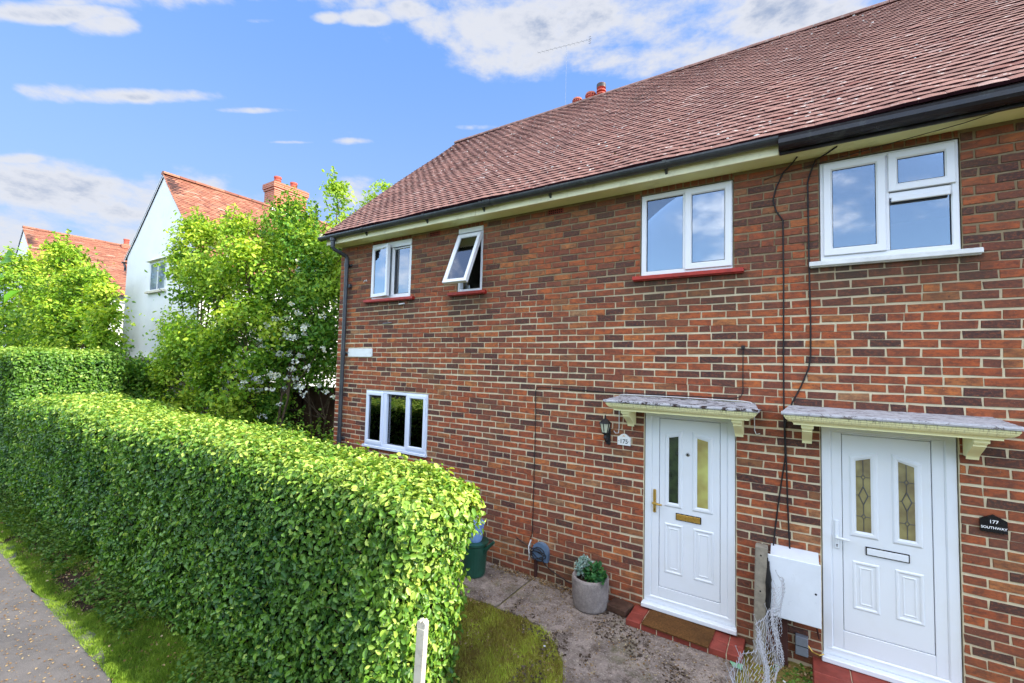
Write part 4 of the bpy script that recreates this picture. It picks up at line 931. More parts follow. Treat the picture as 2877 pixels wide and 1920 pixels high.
# open the top: rim made by a separate inner wall
PL = tag(m.build('planter', ['planter_stone', 'soil'], smooth=False), 'round weathered stone planter standing by the brick wall', 'planter')
def plant(name, cx_, cy_, z, r, h, n, size, mat, label, cat, stems=6, wid=.7, dropz=0):
    E_ = empty(name, (cx_, cy_, z), label, cat)
    P = rng.normal(0, 1, (n, 3)); P = unit(P)*rng.uniform(.3, 1, (n, 1))**.5; P[:, 2] = np.abs(P[:, 2])
    P = P*np.array([r, r, h])+np.array([cx_, cy_, z+dropz]); Nn = P-np.array([cx_, cy_, z-.1]); Nn[:, 2] += .1
    V, F, A = leaves(P, Nn, size, rng.uniform(0, 1, n), wid=wid, spread=.5)
    fast_mesh('foliage', V, F, mat, A, E_)
    s_ = MB()
    for k in range(stems):
        a = random.uniform(0, 6.28); q = random.uniform(.3, .8); s_.tube([(cx_, cy_, z-.02), (cx_+r*q*.5*math.cos(a), cy_+r*q*.5*math.sin(a), z+h*.5), (cx_+r*q*math.cos(a), cy_+r*q*math.sin(a), z+h*.85)], .003, 5)
    s_.build('stem', 'twig', E_); return E_
plant('silver_plant', 4.475, -.16, .30, .10, .20, 420, .030, 'silver_leaf', 'small silver-leaved plant at the left of the stone planter', 'plant')
plant('green_plant', 4.645, -.24, .30, .11, .17, 260, .052, 'planter_leaf', 'dark green leafy plant at the right of the stone planter', 'plant')
# green tub with spout, blue bucket
TB = empty('garden_tub', (3.04, -.36, 0), 'dark green garden tub with a spout, half hidden behind the hedge end', 'tub')
m = MB(); m.lathe([(.13, 0), (.14, .02), (.165, .36), (.175, .38), (.175, .40), (.160, .40)], 3.12, -.36, .004, 28); m.build('tub_body', 'bin_green', TB)
m = MB(); m.tube([(3.25, -.36, .27), (3.32, -.37, .36), (3.42, -.38, .455)], [.030, .022, .017], 10); m.build('spout', 'bin_green', TB)
BK = empty('bucket', (3.13, -.36, .40), 'light blue plastic bucket standing in the dark green tub', 'bucket')
m = MB(); m.lathe([(.075, 0), (.085, .03), (.105, .20), (.115, .205), (.115, .225), (.100, .225)], 3.13, -.36, .40, 26); m.build('bucket_body', 'bucket_blue', BK)
m = MB(); m.tube([(3.13+.118*math.cos(a), -.39, .62+.10*math.sin(a)) for a in [math.pi*k/12 for k in range(13)]], .005, 6); m.build('handle', 'steel', BK)
# concrete post, dark netting, chain-link
m = MB(); m.bbox(6.108, 6.205, -.21, -.11, -.1, 1.005, .008, 0)
for z in (.93, .62, .35): m.lathe([(.007, 0), (.007, .003)], 0, 0, 0, 8, 1); m.xform(Matrix.Translation((6.155, -.2105, z)) @ Matrix.Rotation(rad(90), 4, 'X'), len(m.v)-16)
m.xform(Matrix.Translation((6.15, -.16, 0)) @ Matrix.Rotation(rad(1.2), 4, 'Y') @ Matrix.Translation((-6.15, .16, 0)))
tag(m.build('fence_post', ['concrete_post', 'dark_gap']), 'grey weathered concrete fence post against the wall beside the white cabinet', 'post')
m = MB()
for k in range(9):
    z0 = .30+.03*k; m.tube([(6.222+.01*math.sin(k*2.1), -.20-.012*math.cos(k*1.7), z0), (6.232+.010*math.sin(k*3.3), -.205-.01*math.cos(k), z0+.2), (6.225+.012*math.sin(k*1.2), -.20, z0+.38)], [.010, .016, .006], 7)
tag(m.build('netting', 'black_plastic'), 'dark bundle of netting hanging on the concrete post', 'netting')
top = [(p[0]+.095*min(1, -p[1]), p[1], p[2]) for p in [(6.285, -.235, .80), (6.265, -.42, .80), (6.225, -.66, .77), (6.17, -.92, .76), (6.12, -1.2, .74), (6.05, -1.5, .73), (5.97, -1.8, .72), (5.9, -2.1, .72)]]
bot = [(p[0]-.045*min(1, -p[1]*1.2), p[1], p[2]) for p in [(6.325, -.24, .30), (6.325, -.42, .22), (6.315, -.66, .14), (6.295, -.92, .09), (6.28, -1.2, .05), (6.24, -1.5, .04), (6.18, -1.8, .03), (6.12, -2.1, .03)]]
def fp(u, v):
    a = min(int(u*7), 6); f_ = u*7-a; T_ = Vector(top[a]).lerp(Vector(top[a+1]), f_); B_ = Vector(bot[a]).lerp(Vector(bot[a+1]), f_)
    p = T_.lerp(B_, v); p.x += .028*math.sin(u*23+v*3)+.014*math.sin(u*61+v*9)+.016*math.sin(v*7+u*9); p.z += .012*math.sin(u*37); return p
CLF = empty('chain_link_fence', (6.2, -1.0, 0), 'crumpled galvanised chain-link fence running from the concrete post to the street', 'fence')
m = MB(); NC = 62; NZ = 30
for c_ in range(NC):
    pts = []
    for k in range(NZ+1):
        u = (c_+(.0 if k % 2 == 0 else 1.0))/(NC+1); v = k/NZ; p = fp(min(max(u+random.uniform(-.0018, .0018), 0), .999), v); p.x += (.006 if k % 2 else -.004); pts.append(p)
    if c_ % 5 == 0: # loose hooked ends on top
        p0 = pts[0]; pts = [p0+Vector((-.012, .012, .035)), p0+Vector((-.020, -.004, .045)), p0+Vector((-.006, 0, .012))]+pts
    m.tube(pts, .0018, 4, cap=False)
m.build('wire_mesh', 'galvanised', CLF)
m = MB(); 
for v in (.02, .5): m.tube([fp(u/40*.99, v) for u in range(41)], .0022, 5)
m.build('line_wire', 'galvanised', CLF)
m = MB(); P = [(4.30, -2.60, .86), (4.295, -2.605, -.1)]
m.bbox(-.033, .033, -.024, .024, -.1, .84, .006); m.prism([(-.032, .8405), (.031, .8405), (.030, .872), (.012, .888), (.004, .862), (-.010, .884), (-.031, .876)], -.022, .022, 'y'); m.xform(Matrix.Translation((4.335, -2.575, 0)) @ Matrix.Rotation(rad(2.5), 4, 'Y') @ Matrix.Rotation(rad(12), 4, 'Z'))
tag(m.build('wooden_post', 'weathered_white_wood'), 'short pale weathered wooden post standing at the end of the low hedge', 'post')

# ================================================================== PLANTS
def cat_mesh(parts):
    Vs, Fs, As, b = [], [], [], 0
    for V, F, A in parts: Vs.append(V); Fs.append(F+b); As.append(A); b += len(V)
    return np.concatenate(Vs), np.concatenate(Fs), np.concatenate(As)
def box_hedge(name, label, x0, x1, yf, yb, H, r, dens, size, mat, quad, loc, warp=None, core_mat='hedge_core', faces='ftrbl', depth=.13, amp=.05, dark=0.):
    HD = empty(name, loc, label, 'hedge')
    L_, W_ = x1-x0, yb-yf
    parts = []
    areas = {'f': L_*H, 'b': L_*H, 't': L_*W_, 'r': W_*H, 'l': W_*H}
    allP, allN = [], []
    for k, d_ in ((k, dens) for k in faces):
        d0 = d_[k] if isinstance(d_, dict) else d_
        n = int(areas[k]*d0*(1.25 if k == 't' else 1)); u = rng.uniform(0, 1, n); v = rng.uniform(0, 1, n)
        if k in 'fb': P = np.stack([x0+L_*u, np.full(n, yf if k == 'f' else yb), H*v], 1)
        elif k == 't': P = np.stack([x0+L_*u, yf+W_*v, np.full(n, H)], 1)
        else: P = np.stack([np.full(n, x1 if k == 'r' else x0), yf+W_*u, H*v], 1)
        allP.append(P)
    P = np.concatenate(allP)
    lo = np.array([x0+r, yf+r, -1]); hi = np.array([x1-r, yb-r, H-r]); c = np.clip(P, lo, hi); d = P-c; Nn = unit(d); P = c+Nn*r
    P = P+Nn*(vnoise(P, 3.0, 3)*amp+vnoise(P, 9, 5)*amp*.6+vnoise(P, 24, 6)*amp*.45)[:, None]
    dep = rng.uniform(0, 1, len(P))**1.3*depth; sprig = rng.random(len(P)) < .03; dep[sprig] = -rng.uniform(0, .06, sprig.sum())
    P = P-Nn*dep[:, None]
    if warp: P = warp(P)
    up_ = Nn[:, 2]
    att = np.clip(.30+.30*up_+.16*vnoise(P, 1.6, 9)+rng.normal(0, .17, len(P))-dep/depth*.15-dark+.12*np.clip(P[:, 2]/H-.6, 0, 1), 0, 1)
    NN = Nn*1.0+np.array([0, 0, .35])
    P = P[P[:, 2] > .01] if False else P
    V, F, A = leaves(P, NN, size, att, wid=.60, quad=quad, spread=.55)
    fast_mesh('foliage', V, F, mat, A, HD)
    # dark woody inside
    cm = MB(); nx, nz = int(L_/.3), 6; ins = depth*.95
    cb = []
    for k in range(nx+1):
        xx = x0+ins*1.6+(L_-ins*3.2)*k/nx; wv = lambda a: a+random.uniform(-.02, .02)
        for (yy, zz_) in ((yf+ins, 0), (yf+ins, H-ins*1.8), (yf+ins*2, H-ins), (yb-ins*2, H-ins), (yb-ins, H-ins*1.8), (yb-ins, 0)): cb.append((wv(xx), wv(yy), wv(zz_) if zz_ else 0))
    cb = np.array(cb); cb = warp(cb) if warp else cb
    fs = [(k*6+i, k*6+(i+1) % 6, (k+1)*6+(i+1) % 6, (k+1)*6+i) for k in range(nx) for i in range(6)]+[tuple(range(6)), tuple(range(nx*6+5, nx*6-1, -1))]
    cm.add([tuple(p) for p in cb], fs); cm.build('dense_twigs', core_mat, HD)
    tw = MB(); n = int(L_*26)
    for k in range(n):
        i = rng.integers(len(P)); p = Vector(P[i]); nv = Vector(Nn[i]); q = p-nv*.16+Vector((0, 0, -.10)); mid = p.lerp(q, .5)+Vector(rng.normal(0, .015, 3)); tw.tube([q, mid, p+nv*.02+Vector((0, 0, .02))], [.003, .0022, .0012], 4, cap=False)
    tag(tw.build('twigs', 'twig', HD), kind='stuff')
    return HD, P
simple('hedge_core', (.018, .022, .010), 1, .02, vs=9, var=.4, bump=1, bs=25, bd=.05)
def warpA(P):
    P = P.copy(); x, y, z = P[:, 0].copy(), P[:, 1].copy(), P[:, 2].copy()
    f_ = np.clip((4.4-x)/11.9, 0, 1)                        # 0 at the near end
    w = np.clip((y+2.72)/.82, 0, 1)                         # 0 street face, 1 garden face
    P[:, 1] = y+w*f_*.95
    P[:, 1] -= (1-w)*.16*np.clip(1-z/1.7, 0, 1)**1.5
    P[:, 2] = z+np.where(z > 1, (.03*np.sin(x*1.1)+.02*np.sin(x*2.7+y)), 0)-.02*f_
    e = np.clip((x-3.4)/1.0, 0, 1); P[:, 0] = x-e*.26*np.clip(1-z/1.5, 0, 1)**1.2+e*.05*np.sin(z*5)
    P[:, 2] -= e*.05*(z > 1.2)
    return P
H1, HP = box_hedge('low_hedge', 'long clipped green privet hedge running from the street corner to the front garden', 1.0, 4.37, -2.72, -1.90, 1.70, .20, 5600, .037, 'privet_leaf', False, (0, -2.2, 0), warpA, amp=.045) if False else (None, None)
H1 = empty('low_hedge', (0, -2.2, 0), 'long low clipped green hedge that ends in front of the left door', 'hedge')
def hedge_section(x0, x1, r, dens, size, mat, faces, quad, parent, seed):
    L_, W_, H, yf, yb = x1-x0, .82, 1.70, -2.72, -1.90
    areas = {'f': L_*H, 'b': L_*H*.35, 't': L_*(W_+.5), 'r': W_*H, 'l': W_*H}; allP = []
    for k in faces:
        n = int(areas[k]*dens*(1.2 if k in 'tr' else 1)); u = rng.uniform(0, 1, n); v = rng.uniform(0, 1, n)
        if k in 'fb': P = np.stack([x0+L_*u, np.full(n, yf if k == 'f' else yb), H*v], 1)
        elif k == 't': P = np.stack([x0+L_*u, yf+W_*v, np.full(n, H)], 1)
        else: P = np.stack([np.full(n, x1), yf+W_*u, H*v], 1)
        allP.append(P)
    P = np.concatenate(allP); XE = 4.37
    lo = np.array([-99, yf+r, -1]); hi = np.array([XE-r, yb-r, H-r]); c = np.clip(P, lo, hi); d = P-c; Nn = unit(d); P = c+Nn*r
    P = P+Nn*(vnoise(P, 2.6, 3)*.045+vnoise(P, 8, 5)*.030+vnoise(P, 22, 6)*.022)[:, None]
    dep = rng.uniform(0, 1, len(P))**1.2*.15; sp = rng.random(len(P)) < .035; dep[sp] = -rng.uniform(0, .05, sp.sum())
    P = warpA(P-Nn*dep[:, None])
    gap = vnoise(P, 6.5, 21)+.5*vnoise(P, 17, 22)          # thin places where the dark inside shows
    keep = (gap > -.60) | (rng.random(len(P)) < .22) | (Nn[:, 2] > .5)
    P, Nn, dep = P[keep], Nn[keep], dep[keep]
    att = np.clip(.24+.36*np.clip(Nn[:, 2], 0, 1)+.24*np.clip(Nn[:, 0], 0, 1)+.14*vnoise(P, 1.6, 9)+rng.normal(0, .23, len(P))-dep/.15*.15+.16*np.clip(P[:, 2]/H-.6, 0, 1), 0, 1)  # leaves on the sun-facing end paler: sunlight put into their colour
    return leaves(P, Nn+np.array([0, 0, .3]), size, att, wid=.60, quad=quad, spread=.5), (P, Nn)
(a_, pa) = hedge_section(1.4, 4.37, .22, 4000, .046, '', 'ftrb', False, None, 1)
(b_, pb) = hedge_section(-3.2, 1.4, .22, 2900, .052, '', 'ftb', False, None, 2)
(c_, pc_) = hedge_section(-6.75, -3.2, .22, 2300, .056, '', 'ftb', False, None, 3)
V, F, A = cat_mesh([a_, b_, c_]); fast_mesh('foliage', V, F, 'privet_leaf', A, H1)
cm = MB(); cb = []; nx = 44; ins = .15
for k in range(nx+1):
    xx = -6.75+(4.37-ins*1.2+6.75)*k/nx; wv = lambda a: a+random.uniform(-.02, .02)
    for (yy, zz_) in ((-2.72+ins, -.05), (-2.72+ins, 1.7-ins*1.8), (-2.72+ins*1.8, 1.7-ins), (-1.9-ins*1.8, 1.7-ins), (-1.9-ins, 1.7-ins*1.8), (-1.9-ins, -.05)): cb.append((wv(xx), wv(yy), zz_))
cb = warpA(np.array(cb)); cm.add([tuple(p) for p in cb], [(k*6+i, k*6+(i+1) % 6, (k+1)*6+(i+1) % 6, (k+1)*6+i) for k in range(nx) for i in range(6)]+[tuple(range(6)), tuple(range(nx*6+5, nx*6-1, -1))])
cm.build('dense_inner_growth', 'hedge_core', H1)
tw = MB()
for P, Nn, n in ((*pa, 900), (*pb, 400)):
    for i in rng.integers(0, len(P), n):
        p = Vector(P[i]); nv = Vector(Nn[i]); q = p-nv*.14+Vector((0, 0, -.14)); tw.tube([q, p.lerp(q, .5)+Vector(rng.normal(0, .015, 3)), p+nv*.015], [.0035, .0025, .0014], 4, cap=False)
tag(tw.build('twigs', 'twig', H1), kind='stuff')
TH, _ = box_hedge('tall_hedge', 'taller clipped green hedge block beyond the low hedge at the left edge', -14.0, -6.62, -2.80, -.95, 2.60, .22, {'f': 1500, 't': 1900, 'r': 2800, 'b': 0}, .058, 'privet_leaf', False, (-10, -1.7, 0), None, faces='ftr', depth=.16, amp=.06)
BH, _ = box_hedge('roadside_hedge', 'tall rough hedge on the far side of the street reflected in the door glass', -6, 12, -9.6, -8.2, 2.3, .3, {'b': 420, 't': 350}, .12, 'shrub_leaf', True, (3, -9, 0), None, faces='bt', depth=.2, amp=.15)

def shrub(name, label, blobs, base, leaf, mat, per, clump=.23, flat=1.0, sd=1, thick=1.0, cat='shrub', stems=3, branch_r=.05, wid=.6, quad=False, hole=.0, group=None, shoots=9):
    E_ = empty(name, (*base[:2], 0), label, cat, group); g = np.random.default_rng(sd); Ps, Ns, As = [], [], []
    tr = MB(); bs = [Vector((base[0]+random.uniform(-.25, .25), base[1]+random.uniform(-.12, .12), -.05)) for _ in range(stems)]
    cen = Vector(np.mean([b[:3] for b in blobs], 0)); crotch = {}
    for bi, (x, y, z, r_) in enumerate(blobs):
        nc = max(5, int(16*(r_/.8)**1.3)); C0 = np.array([x, y, z]); b0 = bs[bi % stems]
        hub = Vector((x, y, z-r_*.35)); k0 = bi % stems
        if k0 not in crotch:
            cr = b0.lerp(cen, .45 if stems > 1 else .6)+Vector((random.uniform(-.25, .25), random.uniform(-.1, .1), 0)); crotch[k0] = cr
            tr.tube([b0, b0.lerp(cr, .35)+Vector((random.uniform(-.08, .08), 0, 0)), b0.lerp(cr, .7)+Vector((random.uniform(-.08, .08), 0, 0)), cr], [branch_r*1.2, branch_r, branch_r*.9, branch_r*.75], 8, cap=False)
        cr = crotch[k0]; mid = cr.lerp(hub, .5)+Vector((random.uniform(-.12, .12), random.uniform(-.1, .1), random.uniform(-.1, .1)))
        tr.tube([cr, mid, hub], [branch_r*.6, branch_r*.45, branch_r*.3], 6, cap=False)
        for c_ in range(nc):
            dv = unit(g.normal(0, 1, (1, 3)))[0]; rr_ = r_*g.uniform(.45, 1.0)**.6; cc = C0+dv*rr_*np.array([1, thick, 1])
            n = int(per*(g.uniform(.5, 1.3)))
            if g.random() < hole: n = n//4
            q = g.normal(0, 1, (n, 3))*np.array([clump, clump, clump*.75*flat])*(r_/.8)**.4
            Ps.append(cc+q); Ns.append(dv*.8+q*1.2+np.array([0, 0, .55])); As.append(np.clip(.42+.24*g.normal(0, 1)+g.normal(0, .2, n)+.25*dv[2]+.2*dv[0], 0, 1))  # leaf colour paler towards top and sun side, as painted sunlight
            if c_ % 2 == 0: tr.tube([hub, hub.lerp(Vector(cc), .5)+Vector((0, 0, .05)), Vector(cc)], [branch_r*.28, branch_r*.2, branch_r*.1], 5, cap=False)
    for (x, y, z, r_) in blobs:
        for k in range(int(shoots*(r_/.8))):
            dv = unit(g.normal(0, 1, (1, 3))+np.array([[0, 0, .7]]))[0]; st_ = np.array([x, y, z])+dv*r_*.75*np.array([1, thick, 1]); L_ = g.uniform(.25, .6)*(r_/.8)**.5; n = int(L_*75)
            u_ = g.random(n); tip = dv*np.array([1, .7, 1])+np.array([0, 0, .35]); q = st_+tip*(u_*L_)[:, None]+g.normal(0, .035, (n, 3))*(1.25-u_)[:, None]
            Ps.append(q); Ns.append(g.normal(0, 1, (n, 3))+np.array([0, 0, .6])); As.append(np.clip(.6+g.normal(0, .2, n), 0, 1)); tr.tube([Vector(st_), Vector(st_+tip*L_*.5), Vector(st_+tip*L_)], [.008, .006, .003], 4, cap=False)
    P = np.concatenate(Ps); Nn = np.concatenate(Ns); A0 = np.concatenate(As); keep = P[:, 2] > .1; P, Nn, A0 = P[keep], Nn[keep], A0[keep]
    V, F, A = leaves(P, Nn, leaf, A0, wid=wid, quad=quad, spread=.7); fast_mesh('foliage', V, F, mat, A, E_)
    tr.build('branches', 'bark', E_); return E_, P
SB1 = [(-5.43, 0.2, 4.84, 0.95), (-6.1, 0.2, 4.43, .80), (-3.72, 0.2, 4.34, 0.87), (-4.91, 0.2, 3.43, 1.17), (-6.5, 0.2, 3.24, 0.7), (-3.58, 0.2, 3.0, 0.93), (-5.84, 0.2, 2.24, 0.96), (-7.5, 0.2, 2.3, 0.45), (-8.1, 0.1, 2.0, 0.4), (-4.4, 0.2, 1.96, 0.73), (-6.0, 0.2, 5.6, 0.5), (-7.2, 0.1, 4.9, 0.32), (-4.65, 0.2, 5.6, 0.36), (-7.4, 0.2, 1.73, 0.56), (-8.6, 0.1, 1.94, 0.4), (-4.6, .3, 1.1, .6), (-6.2, .2, 1.1, .7)]
shrub('large_shrub', 'large bright green shrub filling the gap between the white and the brick house', SB1, (-5.4, .3), .085, 'shrub_leaf', 185, clump=.18, hole=.15, sd=11, thick=.7, stems=5, branch_r=.04)
SB8 = [(-4.2, 1.15, 1.5, .5), (-3.2, 1.25, 2.5, .55), (-2.3, 1.25, 2.5, .5), (-1.5, 1.3, 2.6, .45), (-1.2, 1.3, 3.3, .5), (-2.6, 1.3, 3.3, .6), (-3.8, 1.2, 2.6, .6), (-1.0, 1.3, 4.0, .4), (-4.6, 1.1, 2.6, .6)]
shrub('dense_bush', 'dense dark green bush growing over the wooden fence behind the white blossom', SB8, (-2.8, 1.5), .075, 'dark_shrub_leaf', 200, clump=.2, sd=41, thick=.5, stems=3, branch_r=.025, cat='bush')
SB2 = [(-2.48, 0.9, 5.0, 0.63), (-2.81, 0.9, 4.23, 0.72), (-2.25, 0.9, 3.72, 0.62), (-3.01, 0.9, 3.28, 0.72), (-1.94, 0.9, 3.03, 0.38), (-3.76, 0.9, 3.63, 0.67), (-2.55, 0.9, 2.64, 0.47), (-3.22, 0.9, 5.75, 0.45), (-4.08, 0.9, 5.36, 0.51), (-3.48, 0.9, 2.22, 0.49), (-2.05, 0.9, 4.4, 0.38)]
E2, P2 = shrub('blossom_shrub', 'white-flowering shrub with bare lower stems next to the brick house corner', SB2, (-3.3, .6), .080, 'dark_shrub_leaf', 120, sd=12, thick=.7, stems=2, branch_r=.030, hole=.25)
SB2b = [(-2.48, 0.9, 5.0, 0.6), (-2.9, 0.9, 5.2, 0.5), (-3.22, 0.9, 5.75, 0.42), (-4.08, 0.9, 5.36, 0.5), (-2.05, 0.9, 4.5, 0.36), (-1.75, .9, 4.1, .35), (-2.7, .8, 4.2, .5), (-3.3, .8, 4.6, .5)]
shrub('leafy_shrub', 'green shrub, coloured paler for blocked sunlight, whose top reaches the gutter of the brick house', SB2b, (-3.0, 1.5), .08, 'sapling_leaf', 170, clump=.2, sd=19, thick=.6, stems=1, branch_r=.03)  # paler leaf colour makes up for sunlight the house blocks here
# blossom: clusters of small white petals
g = np.random.default_rng(5); cs = []
zone = [(-3.6, .55, 2.6, .6, 20), (-2.7, .5, 2.5, .55, 22), (-3.0, .5, 3.3, .8, 16), (-2.0, .5, 3.1, .5, 9), (-4.3, .3, 3.6, .5, 10), (-4.8, .1, 5.0, .5, 6), (-2.2, .5, 4.4, .5, 6), (-2.3, .5, 2.25, .35, 8), (-3.4, .3, 1.9, .3, 5), (-3.6, .4, 1.4, .3, 2)]
Ps, Ns = [], []
for x, y, z, s_, n in zone:
    for k in range(n):
        c0 = np.array([x, y, z])+g.normal(0, 1, 3)*np.array([s_, .22, s_*.7]); q = unit(g.normal(0, 1, (20, 3)))*np.array([.075, .075, .05])*g.uniform(.45, 1.1); Ps.append(c0+q); Ns.append(q)
P = np.concatenate(Ps); V, F, A = leaves(P, np.concatenate(Ns), .045, g.random(len(P)), wid=.9, spread=.4); fast_mesh('blossom', V, F, 'blossom', A, E2)
Ps, Ns = [], []
SB3 = [(-2.1, 1.2, 6.15, 0.29), (-2.13, 1.2, 5.67, 0.33), (-2.12, 1.2, 6.47, 0.16), (-1.91, 1.2, 5.16, 0.31), (-2.12, 1.2, 4.7, 0.39)]
shrub('sapling', 'slender pale green sapling poking up beside the left end of the roof', SB3, (-2.1, 1.25), .075, 'sapling_leaf', 62, clump=.17, sd=13, stems=1, branch_r=.03, cat='tree')
SB4 = [(-7.58, 6, 8.2, 0.34), (-6.59, 6, 8.58, 0.37), (-6.13, 6, 8.89, 0.16), (-7.32, 6, 7.47, 0.54), (-7.68, 6, 6.56, 0.82), (-6.35, 6, 7.73, 0.66), (-6.4, 6.2, 6.6, .9), (-5.9, 6, 8.2, .3)]
shrub('young_tree', 'light green young tree whose twigs show behind the roof edge', SB4, (-6.8, 6.2), .10, 'sapling_leaf', 60, clump=.22, sd=14, stems=1, branch_r=.06, cat='tree', hole=.3)
SB5x = [(-9.5, -.6, 3.4, .40), (-9.75, -.6, 4.2, .28), (-9.4, -.6, 2.8, .35), (-9.9, -.6, 2.9, .4), (-10.6, -.6, 3.9, .45)]
SB5 = [(-19.99, -0.6, 5.31, 1.16), (-14.86, -0.6, 5.03, 1.1), (-12.4, -0.5, 4.83, 0.60), (-17.29, -0.6, 3.77, 1.19), (-13.2, -0.5, 3.71, .9), (-22.05, -0.6, 3.92, 1.07), (-19.16, -0.6, 2.84, 0.84), (-13.2, -0.6, 2.94, 0.8), (-14.24, -0.6, 5.83, 0.48), (-14.5, -.5, 3.6, 1.0), (-12.2, -.5, 3.2, .5)]
shrub('street_tree', 'yellow-green leafy tree behind the tall hedge in front of the farther white house', SB5[:1]+SB5[3:4]+SB5[5:7], (-19, -.6), .13, 'shrub_leaf', 150, clump=.26, hole=.2, sd=15, thick=.7, stems=3, cat='tree')
shrub('street_tree', 'yellow-green leafy tree touching the left wall of the near white house', [SB5[i] for i in (1, 2, 4, 7, 8, 9, 10)]+SB5x, (-13, -.5), .11, 'shrub_leaf', 150, clump=.22, hole=.2, sd=16, thick=.7, stems=3, cat='tree')
SB6 = [(-8.6, -.5, 1.8, .5), (-7.9, -.4, 1.5, .45), (-8.9, -.5, 1.3, .5), (-8.3, -.5, 2.3, .35)]
shrub('dark_bush', 'dark green bush at the foot of the white gable wall', SB6, (-8.4, -.4), .085, 'dark_shrub_leaf', 210, sd=17, cat='bush')
# undergrowth in front of the fence
SB7 = [(-1.2, 1.0, .8, .5), (-2.2, .9, .7, .5), (-.7, 1.1, .5, .35), (-3.2, .9, .8, .5)]
shrub('dark_bush', 'dark low undergrowth in front of the wooden fence', SB7, (-2, 1), .07, 'dark_shrub_leaf', 60, sd=18, cat='bush', stems=2, branch_r=.02)
# leafy twig hanging in from the left, close to the viewer
TW = empty('leafy_twig', (3.6, -4.5, 2.9), 'bright green leaves of a twig reaching in at the left edge', 'twig')
m = MB(); m.tube([(3.5, -4.5, 2.98), (3.9, -4.5, 2.93), (4.2, -4.51, 2.87), (4.37, -4.512, 2.86)], [.006, .005, .003, .002], 6); m.tube([(4.0, -4.505, 2.91), (4.15, -4.50, 2.78), (4.33, -4.50, 2.72)], [.003, .002, .0015], 6); m.build('stem', 'twig', TW)
P = np.array([(4.43, -4.512, 2.86), (4.40, -4.51, 2.85), (4.38, -4.50, 2.72), (4.2, -4.5, 2.78), (4.1, -4.5, 2.9), (3.95, -4.5, 2.92), (4.3, -4.53, 2.90)])
V, F, A = leaves(P, np.tile([.2, -.8, .5], (7, 1)), .066, np.linspace(0, 1, 7), wid=.62, up=(3.5, 0, .3), spread=.25); fast_mesh('foliage', V, F, 'bright_leaf', A, TW)
# across-the-street trees, seen only as reflections
shrub('street_tree', 'large green tree across the street reflected in the upper left window', [(-7, -16, 7, 2.6), (-4.5, -16.5, 6, 2.2), (-9, -16, 5, 2.2), (-6.5, -15.5, 4, 2.2)], (-6.5, -16), .32, 'shrub_leaf', 90, clump=.7, sd=31, stems=2, branch_r=.15, cat='tree', quad=True)

# ---- grass and ground cover
def blades(name, n, fx, h, mat, z=0.0, width=.004):
    P = fx(n); n = len(P); a = rng.uniform(0, 6.283, n); hh = h*rng.uniform(.5, 1.4, n); lean = rng.normal(0, .45, (n, 2))*hh[:, None]
    w = np.stack([np.cos(a), np.sin(a), np.zeros(n)], 1)*width*rng.uniform(.7, 1.4, n)[:, None]; B_ = np.stack([P[:, 0], P[:, 1], np.full(n, z)], 1); T_ = B_+np.concatenate([lean, hh[:, None]], 1)
    V = np.stack([B_-w, B_+w, T_], 1).reshape(-1, 3); F = np.arange(3*n).reshape(n, 3); A = np.repeat(np.clip(rng.normal(.45, .24, n)+.38*vnoise(B_, 4, 4)+.25*vnoise(B_, 14, 5), 0, 1), 3); T_[:, 2] += np.clip(vnoise(B_, 9, 8), -1, 1)*h*.5; V = np.stack([B_-w, B_+w, T_], 1).reshape(-1, 3)
    return fast_mesh(name, V, F, mat, A)
def verge(n):
    x = 3.2-10.5*rng.random(n)**1.25; y = rng.uniform(-3.42, -2.72, n); k = vnoise(np.stack([x, y*2.4, x*0], 1), 2.3, 77); d = (y+3.40)/.6
    keep = (k+rng.normal(0, .2, n) > -.45+d*.75) ; return np.stack([x, y], 1)[keep]
tag(blades('verge_grass', 190000, verge, .030, 'grass_blade', -.01, .0030), 'short bright grass edging the footpath below the hedge', 'grass', kind='stuff')
def lawnp(n):
    x = rng.uniform(1.5, 5.0, n); y = rng.uniform(-3.0, -.80, n)
    bx = np.array([2.2, 3.6, 4.05, 4.35, 4.55, 4.72, 4.86, 4.93, 4.95]); by = np.array([-.86, -.82, -.80, -.84, -.98, -1.18, -1.42, -1.9, -2.6])
    k = np.ones(n, bool)
    k &= y < np.interp(x, bx, by)+.012*np.sin(x*23)+.012*np.sin(x*51+1)+rng.normal(0, .012, n); k &= ~((y < -1.88) & (x < 4.2))
    return np.stack([x, y], 1)[k]
tag(blades('lawn', 130000, lawnp, .030, 'lawn_blade', -.012, .0036), 'thin mossy brown-green lawn in front of the house', 'lawn', kind='stuff')
def scatter(name, n, box, size, mat, label, cat, zr=(0, .03), wid=.7, spread=.6, thr=None, sd=3):
    g = np.random.default_rng(sd); P = np.stack([g.uniform(box[0], box[1], n), g.uniform(box[2], box[3], n), g.uniform(*zr, n)], 1)
    if thr is not None: P = P[vnoise(P*np.array([1, 1, 0]), 4, sd) > thr]
    V, F, A = leaves(P, np.tile([0, 0, 1.], (len(P), 1)), size, g.random(len(P)), wid=wid, spread=spread); return tag(fast_mesh(name, V, F, mat, A), label, cat, kind='stuff')
scatter('hedge_weeds', 16000, (-7, 3.9, -3.22, -2.70), .036, 'weed_leaf', 'low weeds and ivy along the foot of the hedge', 'weeds', (.0, .16), thr=-.1, sd=4)
scatter('leaf_litter', 2600, (-5, 4.2, -3.3, -2.7), .022, 'litter_leaf', 'dry brown leaf litter between hedge and grass', 'litter', (-.012, .01), spread=.3, sd=5)
scatter('blossom_litter', 1400, (-2, 3.0, -4.4, -3.38), .018, 'litter_leaf', 'fallen pale petals on the footpath', 'litter', (.002, .006), spread=.1, sd=8)
